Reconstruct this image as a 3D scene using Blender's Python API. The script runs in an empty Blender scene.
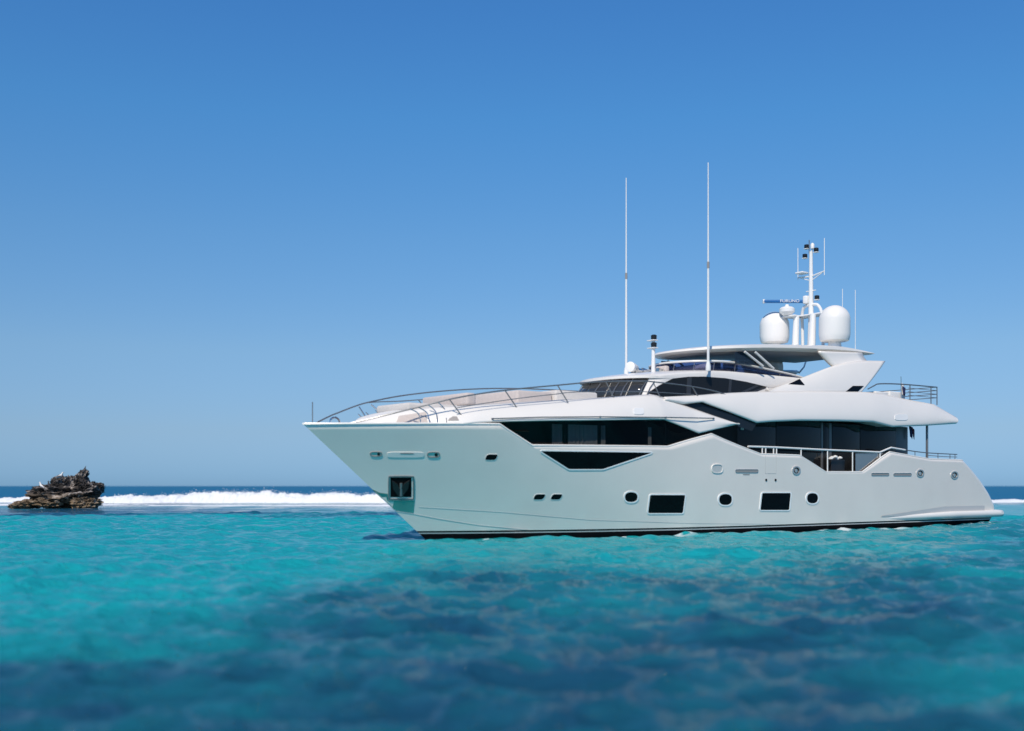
import bpy, bmesh, math, random
import numpy as np
from math import radians, sin, cos, hypot, atan2, pi, sqrt
from mathutils import Vector, noise as mnoise
from mathutils.bvhtree import BVHTree
from mathutils.geometry import delaunay_2d_cdt

# ------------------------------------------------------------------ camera, sky, sun, exposure
scene = bpy.context.scene
C = scene.collection
W, H = 1024, 731
FPX, HORIZON = 1100.0, 486.0           # focal length in pixels, horizon row


def solve_pose(ts=3.05, L=30.0):
    a0, b0 = (425 - 512) / 53, FPX / 53
    a1, b1 = (985 - 512) / 37, FPX / 37
    h = hypot(L, ts) / hypot(a1 - a0, b1 - b0)
    th = atan2(b1 - b0, a1 - a0) + atan2(ts, L)
    return h, (a0 * h, b0 * h), th


EYE, STEM, HEAD = solve_pose()
cam_d = bpy.data.cameras.new('camera')
cam = bpy.data.objects.new('camera', cam_d)
C.objects.link(cam)
scene.camera = cam
cam.location = (0, 0, EYE)
cam.rotation_euler = (radians(90), 0, 0)
cam_d.sensor_width = 36.0
cam_d.lens = 36.0 * FPX / W
cam_d.shift_y = (HORIZON - H / 2) / W
cam_d.clip_start = 0.05
cam_d.clip_end = 60000
cam_d.dof.use_dof = True
cam_d.dof.focus_distance = 54.0
APERTURE = 0.10
cam_d.dof.aperture_fstop = (cam_d.lens / 1000) / APERTURE

SUN_EL, SUN_AZ = radians(45), radians(195)     # azimuth clockwise from +Y: behind the camera, slightly left
world = bpy.data.worlds.new('World')
scene.world = world
world.use_nodes = True
wn, wl = world.node_tree.nodes, world.node_tree.links
bg = wn['Background']
sky = wn.new('ShaderNodeTexSky')
sky.sky_type = 'NISHITA'
sky.sun_disc = False
sky.sun_elevation = SUN_EL
sky.sun_rotation = SUN_AZ
sky.altitude = 0
sky.air_density = 1.0
sky.dust_density = 0.1
sky.ozone_density = 1.0
tint = wn.new('ShaderNodeVectorMath')           # the clear deep blue of a polarised sky, paler low down
tint.operation = 'MULTIPLY'
geo_w = wn.new('ShaderNodeTexCoord')
sepw = wn.new('ShaderNodeSeparateXYZ')
wl.new(geo_w.outputs['Generated'], sepw.inputs[0])
rampw = wn.new('ShaderNodeValToRGB')
SKY_TINT = [(0.0, (0.19, 0.40, 0.92)), (0.0096, (0.22, 0.43, 0.94)), (0.049, (0.345, 0.50, 0.82)), (0.119, (0.46, 0.645, 0.87)), (0.218, (0.44, 0.76, 1.03)), (0.316, (0.375, 0.85, 1.215)), (0.40, (0.35, 0.845, 1.30)), (0.8, (0.5, 0.85, 1.15))]
el = rampw.color_ramp.elements
for i, (p, c) in enumerate(SKY_TINT):
    x = el[i] if i < 2 else el.new(p)
    x.position = p
    x.color = (c[0] / 2, c[1] / 2, c[2] / 2, 1)
wl.new(sepw.outputs['Z'], rampw.inputs[0])
dbl = wn.new('ShaderNodeVectorMath')
dbl.operation = 'SCALE'
dbl.inputs['Scale'].default_value = 2.0
wl.new(rampw.outputs[0], dbl.inputs[0])
wl.new(sky.outputs[0], tint.inputs[0])
wl.new(dbl.outputs[0], tint.inputs[1])
wl.new(tint.outputs[0], bg.inputs['Color'])
bg.inputs['Strength'].default_value = 0.105

sun_d = bpy.data.lights.new('sun', 'SUN')
sun = bpy.data.objects.new('sun', sun_d)
C.objects.link(sun)
sun_d.energy = 3.85
sun_d.angle = radians(0.53)
sun_d.color = (1.0, 0.895, 0.76)
SUN_DIR = Vector((cos(SUN_EL) * sin(SUN_AZ), cos(SUN_EL) * cos(SUN_AZ), sin(SUN_EL)))
sun.rotation_euler = SUN_DIR.to_track_quat('Z', 'Y').to_euler()

scene.view_settings.view_transform = 'Standard'
scene.view_settings.look = 'None'
scene.view_settings.exposure = 0.0
scene.view_settings.gamma = 1.0
scene.cycles.use_denoising = True
scene.cycles.max_bounces = 8
scene.cycles.caustics_reflective = True
scene.cycles.blur_glossy = 0.3
scene.cycles.sample_clamp_indirect = 4.0
scene.cycles.caustics_refractive = False

rng = random.Random(7)
nrng = np.random.default_rng(11)

# ------------------------------------------------------------------ yacht frame
# local axes of the yacht: x = s (aft from the stem at the waterline), y = -t (t is to port), z up
A = np.array([cos(HEAD), sin(HEAD)])
PV = np.array([sin(HEAD), -cos(HEAD)])
P0 = np.array(STEM)


def on_t(px, py, t):
    """the point of the vertical plane t metres to port that the photograph shows at a pixel"""
    d = np.array([(px - 512) / FPX, 1.0])
    k = (t + P0 @ PV) / (d @ PV)
    w = d * k
    return (float((w - P0) @ A), t, float(EYE + (HORIZON - py) / FPX * k))


CAM_L = Vector((float((-P0) @ A), -float((-P0) @ PV), EYE))


def ray_l(px, py):
    d = np.array([(px - 512) / FPX, 1.0])
    return Vector((float(d @ A), -float(d @ PV), (HORIZON - py) / FPX)).normalized()


# ------------------------------------------------------------------ materials
def new_mat(name):
    m = bpy.data.materials.new(name)
    m.use_nodes = True
    return m, m.node_tree.nodes, m.node_tree.links, m.node_tree.nodes['Principled BSDF']


def simple(name, col, rough=0.4, metal=0.0, spec=0.5, var=0.0, scale=3.0, coat=0.0):
    m, n, l, b = new_mat(name)
    b.inputs['Base Color'].default_value = (*col, 1)
    b.inputs['Roughness'].default_value = rough
    b.inputs['Metallic'].default_value = metal
    b.inputs['Specular IOR Level'].default_value = spec
    b.inputs['Coat Weight'].default_value = coat
    b.inputs['Coat Roughness'].default_value = 0.06
    if var:
        tc = n.new('ShaderNodeTexCoord')
        nz = n.new('ShaderNodeTexNoise')
        nz.inputs['Scale'].default_value = scale
        nz.inputs['Detail'].default_value = 5
        l.new(tc.outputs['Object'], nz.inputs['Vector'])
        mr = n.new('ShaderNodeMapRange')
        mr.inputs['From Min'].default_value = 0.3
        mr.inputs['From Max'].default_value = 0.7
        mr.inputs['To Min'].default_value = 1 - var
        mr.inputs['To Max'].default_value = 1 + var
        l.new(nz.outputs['Fac'], mr.inputs['Value'])
        mx = n.new('ShaderNodeVectorMath')
        mx.operation = 'SCALE'
        mx.inputs[0].default_value = col
        l.new(mr.outputs[0], mx.inputs['Scale'])
        l.new(mx.outputs[0], b.inputs['Base Color'])
        rr = n.new('ShaderNodeMapRange')
        rr.inputs['To Min'].default_value = rough * 0.8
        rr.inputs['To Max'].default_value = rough * 1.25
        l.new(nz.outputs['Fac'], rr.inputs['Value'])
        l.new(rr.outputs[0], b.inputs['Roughness'])
    return m


GEL = simple('white_gelcoat', (0.79, 0.765, 0.725), 0.22, var=0.015, scale=0.8)
GEL_MATT = simple('white_deck', (0.76, 0.75, 0.73), 0.6, var=0.02)
CUSH = simple('cushion_fabric', (0.60, 0.57, 0.54), 0.85, var=0.05, scale=9)
CUSH_P = simple('beige_cushion_fabric', (0.55, 0.49, 0.46), 0.85, var=0.05, scale=9)
STEEL = simple('stainless_steel', (0.62, 0.63, 0.64), 0.12, metal=1.0)
STEELD = simple('rail_steel', (0.24, 0.245, 0.255), 0.36, metal=0.6)
STEELL = simple('brushed_steel', (0.66, 0.65, 0.63), 0.42, metal=0.7)
BLACK = simple('black_plastic', (0.012, 0.012, 0.014), 0.35)
BLACKM = simple('black_void', (0.006, 0.006, 0.007), 0.8, spec=0.1)
GLASSD = simple('dark_glass', (0.014, 0.015, 0.016), 0.03, spec=0.22)
GLASSP = simple('porthole_glass', (0.003, 0.0035, 0.0045), 0.06, spec=0.12)
GREYP = simple('grey_panel', (0.10, 0.12, 0.14), 0.3)
GREYV = simple('vent_grey', (0.30, 0.28, 0.27), 0.5)
BLUE = simple('radar_blue', (0.010, 0.125, 0.36), 0.4)
WHITEP = simple('white_paint', (0.80, 0.80, 0.79), 0.35)
DOMEM = simple('radome_white', (0.80, 0.785, 0.76), 0.45)
TEAK = simple('teak', (0.30, 0.19, 0.11), 0.6, var=0.1, scale=8)
FLAGR = simple('flag_red', (0.10, 0.012, 0.03), 0.8)
FLAGB = simple('flag_navy', (0.015, 0.02, 0.08), 0.8)
FLAGW = simple('flag_white', (0.7, 0.7, 0.7), 0.8)
CURT = simple('grey_curtain', (0.42, 0.42, 0.41), 0.9)
DARKSEAT = simple('dark_wicker', (0.06, 0.06, 0.065), 0.7)


def see_through(name, tint, refl=0.5, rough=0.02, body=0.0, bodycol=(0.1, 0.1, 0.12)):
    m, n, l, b = new_mat(name)
    n.remove(b)
    out = n['Material Output']
    tr = n.new('ShaderNodeBsdfTransparent')
    tr.inputs[0].default_value = (*tint, 1)
    gl = n.new('ShaderNodeBsdfGlossy')
    gl.inputs['Roughness'].default_value = rough
    fr = n.new('ShaderNodeFresnel')
    fr.inputs[0].default_value = 1.5
    mul = n.new('ShaderNodeMath')
    mul.operation = 'MULTIPLY'
    mul.inputs[1].default_value = refl
    l.new(fr.outputs[0], mul.inputs[0])
    df = n.new('ShaderNodeBsdfDiffuse')
    df.inputs[0].default_value = (*bodycol, 1)
    m1 = n.new('ShaderNodeMixShader')
    m1.inputs[0].default_value = body
    l.new(tr.outputs[0], m1.inputs[1])
    l.new(df.outputs[0], m1.inputs[2])
    mx = n.new('ShaderNodeMixShader')
    l.new(mul.outputs[0], mx.inputs[0])
    l.new(m1.outputs[0], mx.inputs[1])
    l.new(gl.outputs[0], mx.inputs[2])
    l.new(mx.outputs[0], out.inputs['Surface'])
    return m


GLASST = see_through('tinted_window_glass', (0.46, 0.47, 0.48), 0.4)
GLASSF = see_through('flybridge_glass', (0.42, 0.44, 0.60), 0.6)
GLASSE = see_through('enclosure_glass', (0.45, 0.46, 0.50), 0.5)


def hull_material():
    m, n, l, b = new_mat('hull_gelcoat')
    b.inputs['Roughness'].default_value = 0.2
    b.inputs['Coat Weight'].default_value = 0.0
    b.inputs['Coat Roughness'].default_value = 0.05
    tc = n.new('ShaderNodeTexCoord')
    sep = n.new('ShaderNodeSeparateXYZ')
    l.new(tc.outputs['Object'], sep.inputs[0])
    ramp = n.new('ShaderNodeValToRGB')
    ramp.color_ramp.interpolation = 'CONSTANT'
    mr = n.new('ShaderNodeMapRange')
    mr.inputs['From Min'].default_value = 0.0
    mr.inputs['From Max'].default_value = 1.0
    l.new(sep.outputs['Z'], mr.inputs['Value'])
    l.new(mr.outputs[0], ramp.inputs[0])
    e = ramp.color_ramp.elements
    blk, wht = (0.008, 0.008, 0.010, 1), (0.83, 0.768, 0.705, 1)
    e[0].position, e[0].color = 0.0, blk
    e[1].position, e[1].color = 0.175, (0.5, 0.5, 0.5, 1)
    for p, c in ((0.212, blk), (0.27, wht)):
        x = e.new(p)
        x.color = c
    rgh = n.new('ShaderNodeMapRange')               # matt antifouling below the boot line
    rgh.inputs['From Min'].default_value = 0.20
    rgh.inputs['From Max'].default_value = 0.28
    rgh.inputs['To Min'].default_value = 0.0
    rgh.inputs['To Max'].default_value = 0.5
    l.new(sep.outputs['Z'], rgh.inputs['Value'])
    l.new(rgh.outputs[0], b.inputs['Specular IOR Level'])
    l.new(rgh.outputs[0], b.inputs['Coat Weight'])
    # faint gloss variation, as on a faired and polished hull
    nz = n.new('ShaderNodeTexNoise')
    nz.inputs['Scale'].default_value = 0.7
    nz.inputs['Detail'].default_value = 4
    l.new(tc.outputs['Object'], nz.inputs['Vector'])
    mv = n.new('ShaderNodeMapRange')
    mv.inputs['From Min'].default_value = 0.3
    mv.inputs['From Max'].default_value = 0.7
    mv.inputs['To Min'].default_value = 0.97
    mv.inputs['To Max'].default_value = 1.02
    l.new(nz.outputs['Fac'], mv.inputs['Value'])
    sc = n.new('ShaderNodeVectorMath')
    sc.operation = 'SCALE'
    l.new(ramp.outputs[0], sc.inputs[0])
    l.new(mv.outputs[0], sc.inputs['Scale'])
    l.new(sc.outputs[0], b.inputs['Base Color'])
    bp = n.new('ShaderNodeBump')
    bp.inputs['Strength'].default_value = 0.05
    bp.inputs['Distance'].default_value = 0.02
    l.new(nz.outputs['Fac'], bp.inputs['Height'])
    l.new(bp.outputs[0], b.inputs['Normal'])
    return m


HULLM = hull_material()
FRAMEW = simple('window_frame_lit_white', (0.88, 0.88, 0.87), 0.3)  # whiter than the hull, standing in for sunlit edges of the window recesses


# ------------------------------------------------------------------ mesh helpers
def tag(o, label=None, cat=None, group=None, kind=None):
    for k, v in (('label', label), ('category', cat), ('group', group), ('kind', kind)):
        if v:
            o[k] = v
    return o


def build(name, verts, faces, mat, parent=None, smooth=True, angle=35, mats=None):
    me = bpy.data.meshes.new(name)
    me.from_pydata([tuple(v) for v in verts], [], faces)
    me.update()
    bm = bmesh.new()
    bm.from_mesh(me)
    bmesh.ops.recalc_face_normals(bm, faces=bm.faces)
    bm.to_mesh(me)
    bm.free()
    if smooth:
        me.shade_smooth()
        me.set_sharp_from_angle(angle=radians(angle))
    o = bpy.data.objects.new(name, me)
    C.objects.link(o)
    me.materials.append(mat)
    if parent:
        o.parent = parent
    return o


class MB:
    def __init__(self):
        self.v, self.f = [], []

    def add(self, verts, faces):
        k = len(self.v)
        self.v += [tuple(v) for v in verts]
        self.f += [tuple(i + k for i in f) for f in faces]
        return self

    def tube(self, pts, r, n=8, cap=True):
        pts = [Vector(p) for p in pts]
        rs = r if isinstance(r, (list, tuple)) else [r] * len(pts)
        vs, fs = [], []
        up = None
        for i, p in enumerate(pts):
            d = (pts[min(i + 1, len(pts) - 1)] - pts[max(i - 1, 0)]).normalized()
            if up is None:
                up = Vector((0, 0, 1)) if abs(d.z) < 0.9 else Vector((1, 0, 0))
            u = d.cross(up)
            if u.length < 1e-4:
                u = d.cross(Vector((0.3, 1, 0.2)))
            u.normalize()
            w = u.cross(d).normalized()
            for k in range(n):
                a = 2 * pi * k / n
                vs.append(p + (u * cos(a) + w * sin(a)) * rs[i])
        for i in range(len(pts) - 1):
            for k in range(n):
                fs.append((i * n + k, i * n + (k + 1) % n, (i + 1) * n + (k + 1) % n, (i + 1) * n + k))
        if cap:
            fs.append(tuple(range(n - 1, -1, -1)))
            fs.append(tuple((len(pts) - 1) * n + k for k in range(n)))
        return self.add(vs, fs)

    def lathe(self, prof, centre, n=32):
        """prof: (radius, z) pairs"""
        cx, cy, cz = centre
        vs, fs = [], []
        for r, z in prof:
            for k in range(n):
                a = 2 * pi * k / n
                vs.append((cx + r * cos(a), cy + r * sin(a), cz + z))
        for i in range(len(prof) - 1):
            for k in range(n):
                fs.append((i * n + k, i * n + (k + 1) % n, (i + 1) * n + (k + 1) % n, (i + 1) * n + k))
        fs.append(tuple(range(n - 1, -1, -1)))
        fs.append(tuple((len(prof) - 1) * n + k for k in range(n)))
        return self.add(vs, fs)

    def box(self, lo, hi, bev=0.03):
        bm = bmesh.new()
        bmesh.ops.create_cube(bm, size=1)
        for v in bm.verts:
            v.co = Vector([(lo[i] + hi[i]) / 2 + v.co[i] * (hi[i] - lo[i]) for i in range(3)])
        if bev:
            bmesh.ops.bevel(bm, geom=bm.edges[:], offset=bev, segments=3, profile=0.5, affect='EDGES')
        bm.verts.index_update()
        vs = [v.co.copy() for v in bm.verts]
        fs = [tuple(v.index for v in f.verts) for f in bm.faces]
        bm.free()
        return self.add(vs, fs)

    def make(self, name, mat, parent=None, smooth=True, angle=35):
        return build(name, self.v, self.f, mat, parent, smooth, angle)


def L(p):
    """(s, t, z) -> local xyz"""
    return (p[0], -p[1], p[2])


def catmull(pts, sub=6):
    pts = [np.array(p, float) for p in pts]
    out = []
    n = len(pts)
    for i in range(n - 1):
        p0, p1, p2, p3 = pts[max(i - 1, 0)], pts[i], pts[i + 1], pts[min(i + 2, n - 1)]
        for k in range(sub):
            u = k / sub
            out.append(0.5 * (2 * p1 + (p2 - p0) * u + (2 * p0 - 5 * p1 + 4 * p2 - p3) * u * u + (3 * p1 - p0 - 3 * p2 + p3) * u ** 3))
    out.append(pts[-1])
    return out


def linear(pts, sub=4):
    pts = [np.array(p, float) for p in pts]
    out = []
    for a, b in zip(pts[:-1], pts[1:]):
        for k in range(sub):
            out.append(a + (b - a) * k / sub)
    out.append(pts[-1])
    return out


def solidify(o, t, offset=-1):
    md = o.modifiers.new('solid', 'SOLIDIFY')
    md.thickness = t
    md.offset = offset
    md.use_even_offset = False
    return o


def strip_mesh(bot, top, rows=8, bulge=0.0, side=1, power=1.0):
    """ruled strip between two (s,t,z) polylines; bulge pushes the middle outboard"""
    vs, fs = [], []
    n = len(bot)
    for i in range(n):
        for r in range(rows + 1):
            u = r / rows
            p = bot[i] * (1 - u) + top[i] * u
            p = p.copy()
            p[1] += bulge * 4 * (u ** power) * (1 - u ** power)
            vs.append((p[0], -side * p[1], p[2]))
    for i in range(n - 1):
        for r in range(rows):
            a = i * (rows + 1) + r
            fs.append((a, a + 1, a + rows + 2, a + rows + 1))
    return vs, fs


# ------------------------------------------------------------------ the yacht
yacht = bpy.data.objects.new('motor_yacht', None)
C.objects.link(yacht)
yacht.location = (P0[0], P0[1], 0)
yacht.rotation_euler = (0, 0, HEAD)
tag(yacht, 'large white three-deck motor yacht with two satellite domes, bow pointing left', 'yacht')

ZD = 3.72


def stem_s(z):
    return -4.5 * z / 3.70 if z > 0 else -z * 0.8


END = [(0.0, 30.4), (0.5, 31.0), (0.86, 30.86), (1.4, 30.30), (1.96, 29.55), (2.5, 28.66), (2.96, 27.80), (3.4, 27.2)]


def end_s(z):
    zs, ss = zip(*END)
    return float(np.interp(z, zs, ss))


def half_breadth(s, z):
    zz = min(max(z / 3.7, 0.0), 1.2)
    B = 3.35 + 0.20 * min(zz, 1.0) ** 0.8
    p = 2.3 + 0.85 * zz ** 1.3
    Ln = 14.0 + 1.0 * zz
    u = (s - stem_s(z)) / Ln
    if u <= 0:
        return 0.0
    b = B if u >= 1 else B * (1 - (1 - u) ** p)
    if z < 0:
        b *= max(0.0, 1 + 0.35 * z)
    if s > 18:
        b *= 1 - 0.05 * ((s - 18) / 12) ** 2
    x = (end_s(z) - s) / 0.6
    if x < 1:
        x = max(x, 0)
        b -= 0.36 * (1 - sqrt(max(0.0, 1 - (1 - x) ** 2)))
    return b


def on_hull(px, py, off=0.0):
    t = 2.0
    for _ in range(40):
        s, _, z = on_t(px, py, t)
        t = 0.5 * t + 0.5 * (half_breadth(s, z) + off)
    return (s, t, z)


EDGE_PX = [(500, 424), (532.6, 445.3), (668, 446.6), (712, 434), (760.7, 454), (800, 455.4), (826, 472), (862.5, 472), (890, 452), (930, 459), (962, 460.5)]
edge = [on_hull(*p) for p in EDGE_PX]
knots = [(0.0, 3.70)]
for s, t, z in edge:
    knots.append(((s - stem_s(z)) / (end_s(z) - stem_s(z)), z))
knots.append((1.0, 2.95))
ku = [k[0] for k in knots]
kz = [k[1] for k in knots]


def zone(u):
    return float(np.interp(u, ku, kz))


us = set(ku)
for i in range(61):
    us.add((i / 60) ** 1.35)
for i in range(1, 22):
    us.add(1 - 0.035 * i / 21)
us = sorted(us)
us = [u for i, u in enumerate(us) if i == 0 or u - us[i - 1] > 1e-4 or u in ku]
LOW = np.linspace(-0.7, 1.5, 26)
NUP = 12


def hull_column(u):
    zt = zone(u)
    zs = list(LOW) + [1.5 + (zt - 1.5) * (k + 1) / NUP for k in range(NUP)]
    out = []
    for z in zs:
        s = stem_s(z) + u * (end_s(z) - stem_s(z))
        out.append((s, half_breadth(s, z), z))
    return out


hv, hf = [], []
cols = [hull_column(u) for u in us]
nr = len(cols[0])
for side in (1, -1):
    base = len(hv)
    for c in cols:
        hv += [(s, -side * t, z) for s, t, z in c]
    for i in range(len(cols) - 1):
        for r in range(nr - 1):
            a = base + i * nr + r
            hf.append((a, a + 1, a + nr + 1, a + nr))
nc = len(cols)
for r in range(nr - 1):                    # transom
    a = (nc - 1) * nr + r
    b = nc * nr + (nc - 1) * nr + r
    hf.append((a, a + 1, b + 1, b))
hbm = bmesh.new()
me_tmp = bpy.data.meshes.new('tmp')
me_tmp.from_pydata(hv, [], hf)
hbm.from_mesh(me_tmp)
bmesh.ops.remove_doubles(hbm, verts=hbm.verts[:], dist=0.002)
bmesh.ops.recalc_face_normals(hbm, faces=hbm.faces[:])
hbm.verts.index_update()
hull_bvh = BVHTree.FromBMesh(hbm)
hv = [v.co.copy() for v in hbm.verts]
hf = [tuple(v.index for v in f.verts) for f in hbm.faces]
hbm.free()
bpy.data.meshes.remove(me_tmp)
hull = build('hull', hv, hf, HULLM, yacht, angle=50)
solidify(hull, 0.06)

# bright trim capping the bulwark, both sides
edge_cap = [on_t(303, 424, 0)]
cap_pts = [cols[i][-1] for i in range(nc)]
for side in (1, -1):
    MB().tube([(s, -side * (t - 0.028), z) for s, t, z in cap_pts], 0.036, 8).make('bulwark_cap', GEL, yacht)

# inner bulwark and decks
dk = MB()
for zf, s0, s1, inset in ((3.56, -4.1, 2.2, 0.08), (1.78, 2.0, 28.6, 0.1)):
    ss = np.linspace(s0, s1, 40)
    vs, fs = [], []
    for s in ss:
        b = max(half_breadth(s, zf) - inset, 0.02)
        vs += [(s, -b, zf), (s, b, zf)]
    fs = [(2 * i, 2 * i + 1, 2 * i + 3, 2 * i + 2) for i in range(len(ss) - 1)]
    dk.add(vs, fs)
dk.make('main_deck', TEAK, yacht)


# ------------------------------------------------------------------ patches that lie on a surface
def round_poly(poly, r, n=4):
    out = []
    m_ = len(poly)
    for i in range(m_):
        p0, p1, p2 = (np.array(poly[(i + k) % m_], float) for k in (-1, 0, 1))
        a, b = p0 - p1, p2 - p1
        la, lb = np.linalg.norm(a), np.linalg.norm(b)
        q = min(r, la * 0.48, lb * 0.48)
        pa, pb = p1 + a / la * q, p1 + b / lb * q
        for k in range(n + 1):
            u = k / n
            out.append(tuple((1 - u) ** 2 * pa + 2 * u * (1 - u) * p1 + u * u * pb))
    return out


def densify(poly, step):
    out = []
    for i in range(len(poly)):
        a, b = np.array(poly[i], float), np.array(poly[(i + 1) % len(poly)], float)
        k = max(1, int(np.linalg.norm(b - a) / step))
        for j in range(k):
            out.append(tuple(a + (b - a) * j / k))
    return out


def inside(p, poly):
    x, y = p
    c = False
    for i in range(len(poly)):
        x0, y0 = poly[i]
        x1, y1 = poly[i - 1]
        if (y0 > y) != (y1 > y) and x < (x1 - x0) * (y - y0) / (y1 - y0) + x0:
            c = not c
    return c


def ellipse_px(cx, cy, rx, ry, n=20, p=2.0):
    out = []
    for k in range(n):
        a = 2 * pi * k / n
        c, s = cos(a), sin(a)
        out.append((cx + rx * math.copysign(abs(c) ** (2 / p), c), cy + ry * math.copysign(abs(s) ** (2 / p), s)))
    return out


def hit(bvh, px, py):
    """point and outward normal of a surface under a pixel"""
    d = ray_l(px, py)
    loc, nor, _, _ = bvh.ray_cast(CAM_L, d)
    if loc is None:
        loc, nor, _, _ = bvh.find_nearest(CAM_L + d * (CAM_L.length * 1.02))
        # nearest point along the ray
        best = None
        for k in np.linspace(25, 75, 400):
            q, nn, _, dist = bvh.find_nearest(CAM_L + d * k)
            if best is None or dist < best[0]:
                best = (dist, q, nn)
        loc, nor = best[1], best[2]
    if nor.dot(d) > 0:
        nor = -nor
    return loc, nor


def patch(name, poly, bvh, mat, off=0.012, thick=0.03, parent=None, step=6.0, both=True):
    poly = densify(poly, step)
    xs, ys = [p[0] for p in poly], [p[1] for p in poly]
    pts = [Vector(p) for p in poly]
    n0 = len(pts)
    x = min(xs) + step * 0.7
    while x < max(xs):
        y = min(ys) + step * 0.7
        while y < max(ys):
            if inside((x, y), poly) and min((Vector((x, y)) - q).length for q in pts[:n0]) > step * 0.35:
                pts.append(Vector((x, y)))
            y += step
        x += step
    vo, _, fo, _, _, _ = delaunay_2d_cdt(pts, [(i, (i + 1) % n0) for i in range(n0)], [list(range(n0))], 1, 1e-4)
    front, back = [], []
    for p in vo:
        loc, nor = hit(bvh, p.x, p.y)
        front.append(loc + nor * off)
        back.append(loc + nor * (off - thick))
    k = len(front)
    faces = [tuple(f) for f in fo] + [tuple(i + k for i in reversed(f)) for f in fo]
    cnt = {}
    for f in fo:
        for i in range(len(f)):
            e = (f[i], f[(i + 1) % len(f)])
            key = tuple(sorted(e))
            cnt[key] = None if key in cnt else e
    for e in cnt.values():
        if e:
            faces.append((e[0], e[1], e[1] + k, e[0] + k))
    verts = front + back
    objs = [build(name, verts, faces, mat, parent or yacht, angle=40)]
    if both:
        par = parent[1] if isinstance(parent, tuple) else (parent or yacht)
        objs.append(build(name, [(v[0], -v[1], v[2]) for v in verts], faces, mat, par, angle=40))
    return objs


def ring(name, poly, bvh, mat, width=1.2, off=0.03, thick=0.05, parents=None, grow=0.0):
    """a raised frame round a polygon lying on a surface; one per side"""
    poly = densify(poly, 5.0)
    P = np.array(poly)
    area = 0.5 * np.sum(P[:, 0] * np.roll(P[:, 1], -1) - np.roll(P[:, 0], -1) * P[:, 1])
    if area < 0:
        P = P[::-1]
    n = len(P)
    tang = np.roll(P, -1, 0) - np.roll(P, 1, 0)
    tang /= np.linalg.norm(tang, axis=1)[:, None] + 1e-9
    nor2 = np.stack([tang[:, 1], -tang[:, 0]], 1)
    inn, outr = P + nor2 * grow, P + nor2 * (grow + width)
    vs = []
    for q in (inn, outr):
        for p in q:
            loc, nor = hit(bvh, p[0], p[1])
            vs.append((loc + nor * off, loc + nor * (off - thick)))
    verts = [v[0] for v in vs] + [v[1] for v in vs]
    N = 2 * n
    faces = []
    for i in range(n):
        j = (i + 1) % n
        faces += [(i, j, n + j, n + i), (N + i, N + n + i, N + n + j, N + j), (i, N + i, N + j, j), (n + i, n + j, N + n + j, N + n + i)]
    res = []
    for sd in (1, -1):
        res.append(build(name, [(v[0], sd * v[1], v[2]) for v in verts], faces, mat, parents[0 if sd == 1 else 1] if parents else yacht, angle=40))
    return res


# hull glazing: each window with its white frame
lower = [(540.5, 451), (652, 452.6), (603, 469), (569, 469)]
w = patch('saloon_window', round_poly(lower, 1.5), hull_bvh, GLASSP)
ring('window_frame', round_poly(lower, 1.5), hull_bvh, FRAMEW, 1.15, 0.02, 0.03, w)
for q in ([(650, 494.9), (685, 495), (682.6, 513), (647.8, 513)], [(762, 493), (790.5, 493), (788.8, 510), (760, 510)]):
    q = round_poly(q, 1.5)
    w = patch('hull_window', q, hull_bvh, GLASSP)
    ring('window_frame', q, hull_bvh, FRAMEW, 1.15, 0.02, 0.04, w)
for q in (ellipse_px(631, 497, 6.3, 4.9, 24, 2.4), ellipse_px(725.2, 499.5, 6.4, 5.5, 24, 2.4), ellipse_px(812.2, 498.2, 5.5, 5.1, 24, 2.4)):
    w = patch('porthole', q, hull_bvh, GLASSP)
    ring('porthole_rim', q, hull_bvh, FRAMEW, 1.3, 0.02, 0.03, w)
for q in ([(487, 454.4), (498, 454.4), (495.4, 459.8), (484.8, 459.8)], [(535.5, 494.2), (545.8, 494.2), (542.6, 499.4), (533, 499.4)], [(552.8, 494.2), (562.8, 494.2), (559.6, 499.4), (550.2, 499.4)]):
    q = round_poly(q, 2.2)
    w = patch('small_window', q, hull_bvh, GLASSP)
    ring('window_frame', q, hull_bvh, GEL, 0.5, 0.01, 0.03, w)
# hatches, vents, fairleads
patch('side_hatch', ellipse_px(717, 468.6, 5, 3.9, 20, 3), hull_bvh, simple('hatch_grey', (0.55, 0.55, 0.54), 0.3))
ring('hatch_rim', ellipse_px(717, 468.6, 5, 3.9, 20, 3), hull_bvh, GEL, 0.8, 0.03, 0.04)
for q in ([(735.5, 469.6), (757.6, 469.6), (757.6, 472.4), (735.5, 472.4)], [(871.5, 473.2), (888.5, 473.2), (888.5, 475.4), (871.5, 475.4)], [(893.5, 473.4), (911, 473.4), (911, 475.6), (893.5, 475.6)]):
    q = round_poly(q, 1.2)
    patch('vent_slot', q, hull_bvh, GREYV, 0.008)
    ring('vent_rim', q, hull_bvh, STEEL, 0.35, 0.02, 0.03)
patch('drain_slot', [(743, 474), (749.5, 474), (749.5, 475), (743, 475)], hull_bvh, GREYV, 0.008)
for cx, cy, r in ((796, 470.4, 4.0), (920, 473.2, 3.6), (954.2, 475, 3.6)):
    q = ellipse_px(cx, cy, r * 0.72, r * 0.78, 18)
    w = patch('fairlead', q, hull_bvh, BLACK, 0.006)
    ring('fairlead_rim', q, hull_bvh, STEELL, r * 0.32, 0.03, 0.05, w)
    patch('fairlead_bollard', ellipse_px(cx - 0.3, cy + 0.3, r * 0.34, r * 0.5, 12), hull_bvh, STEELL, 0.03, 0.03)
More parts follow.
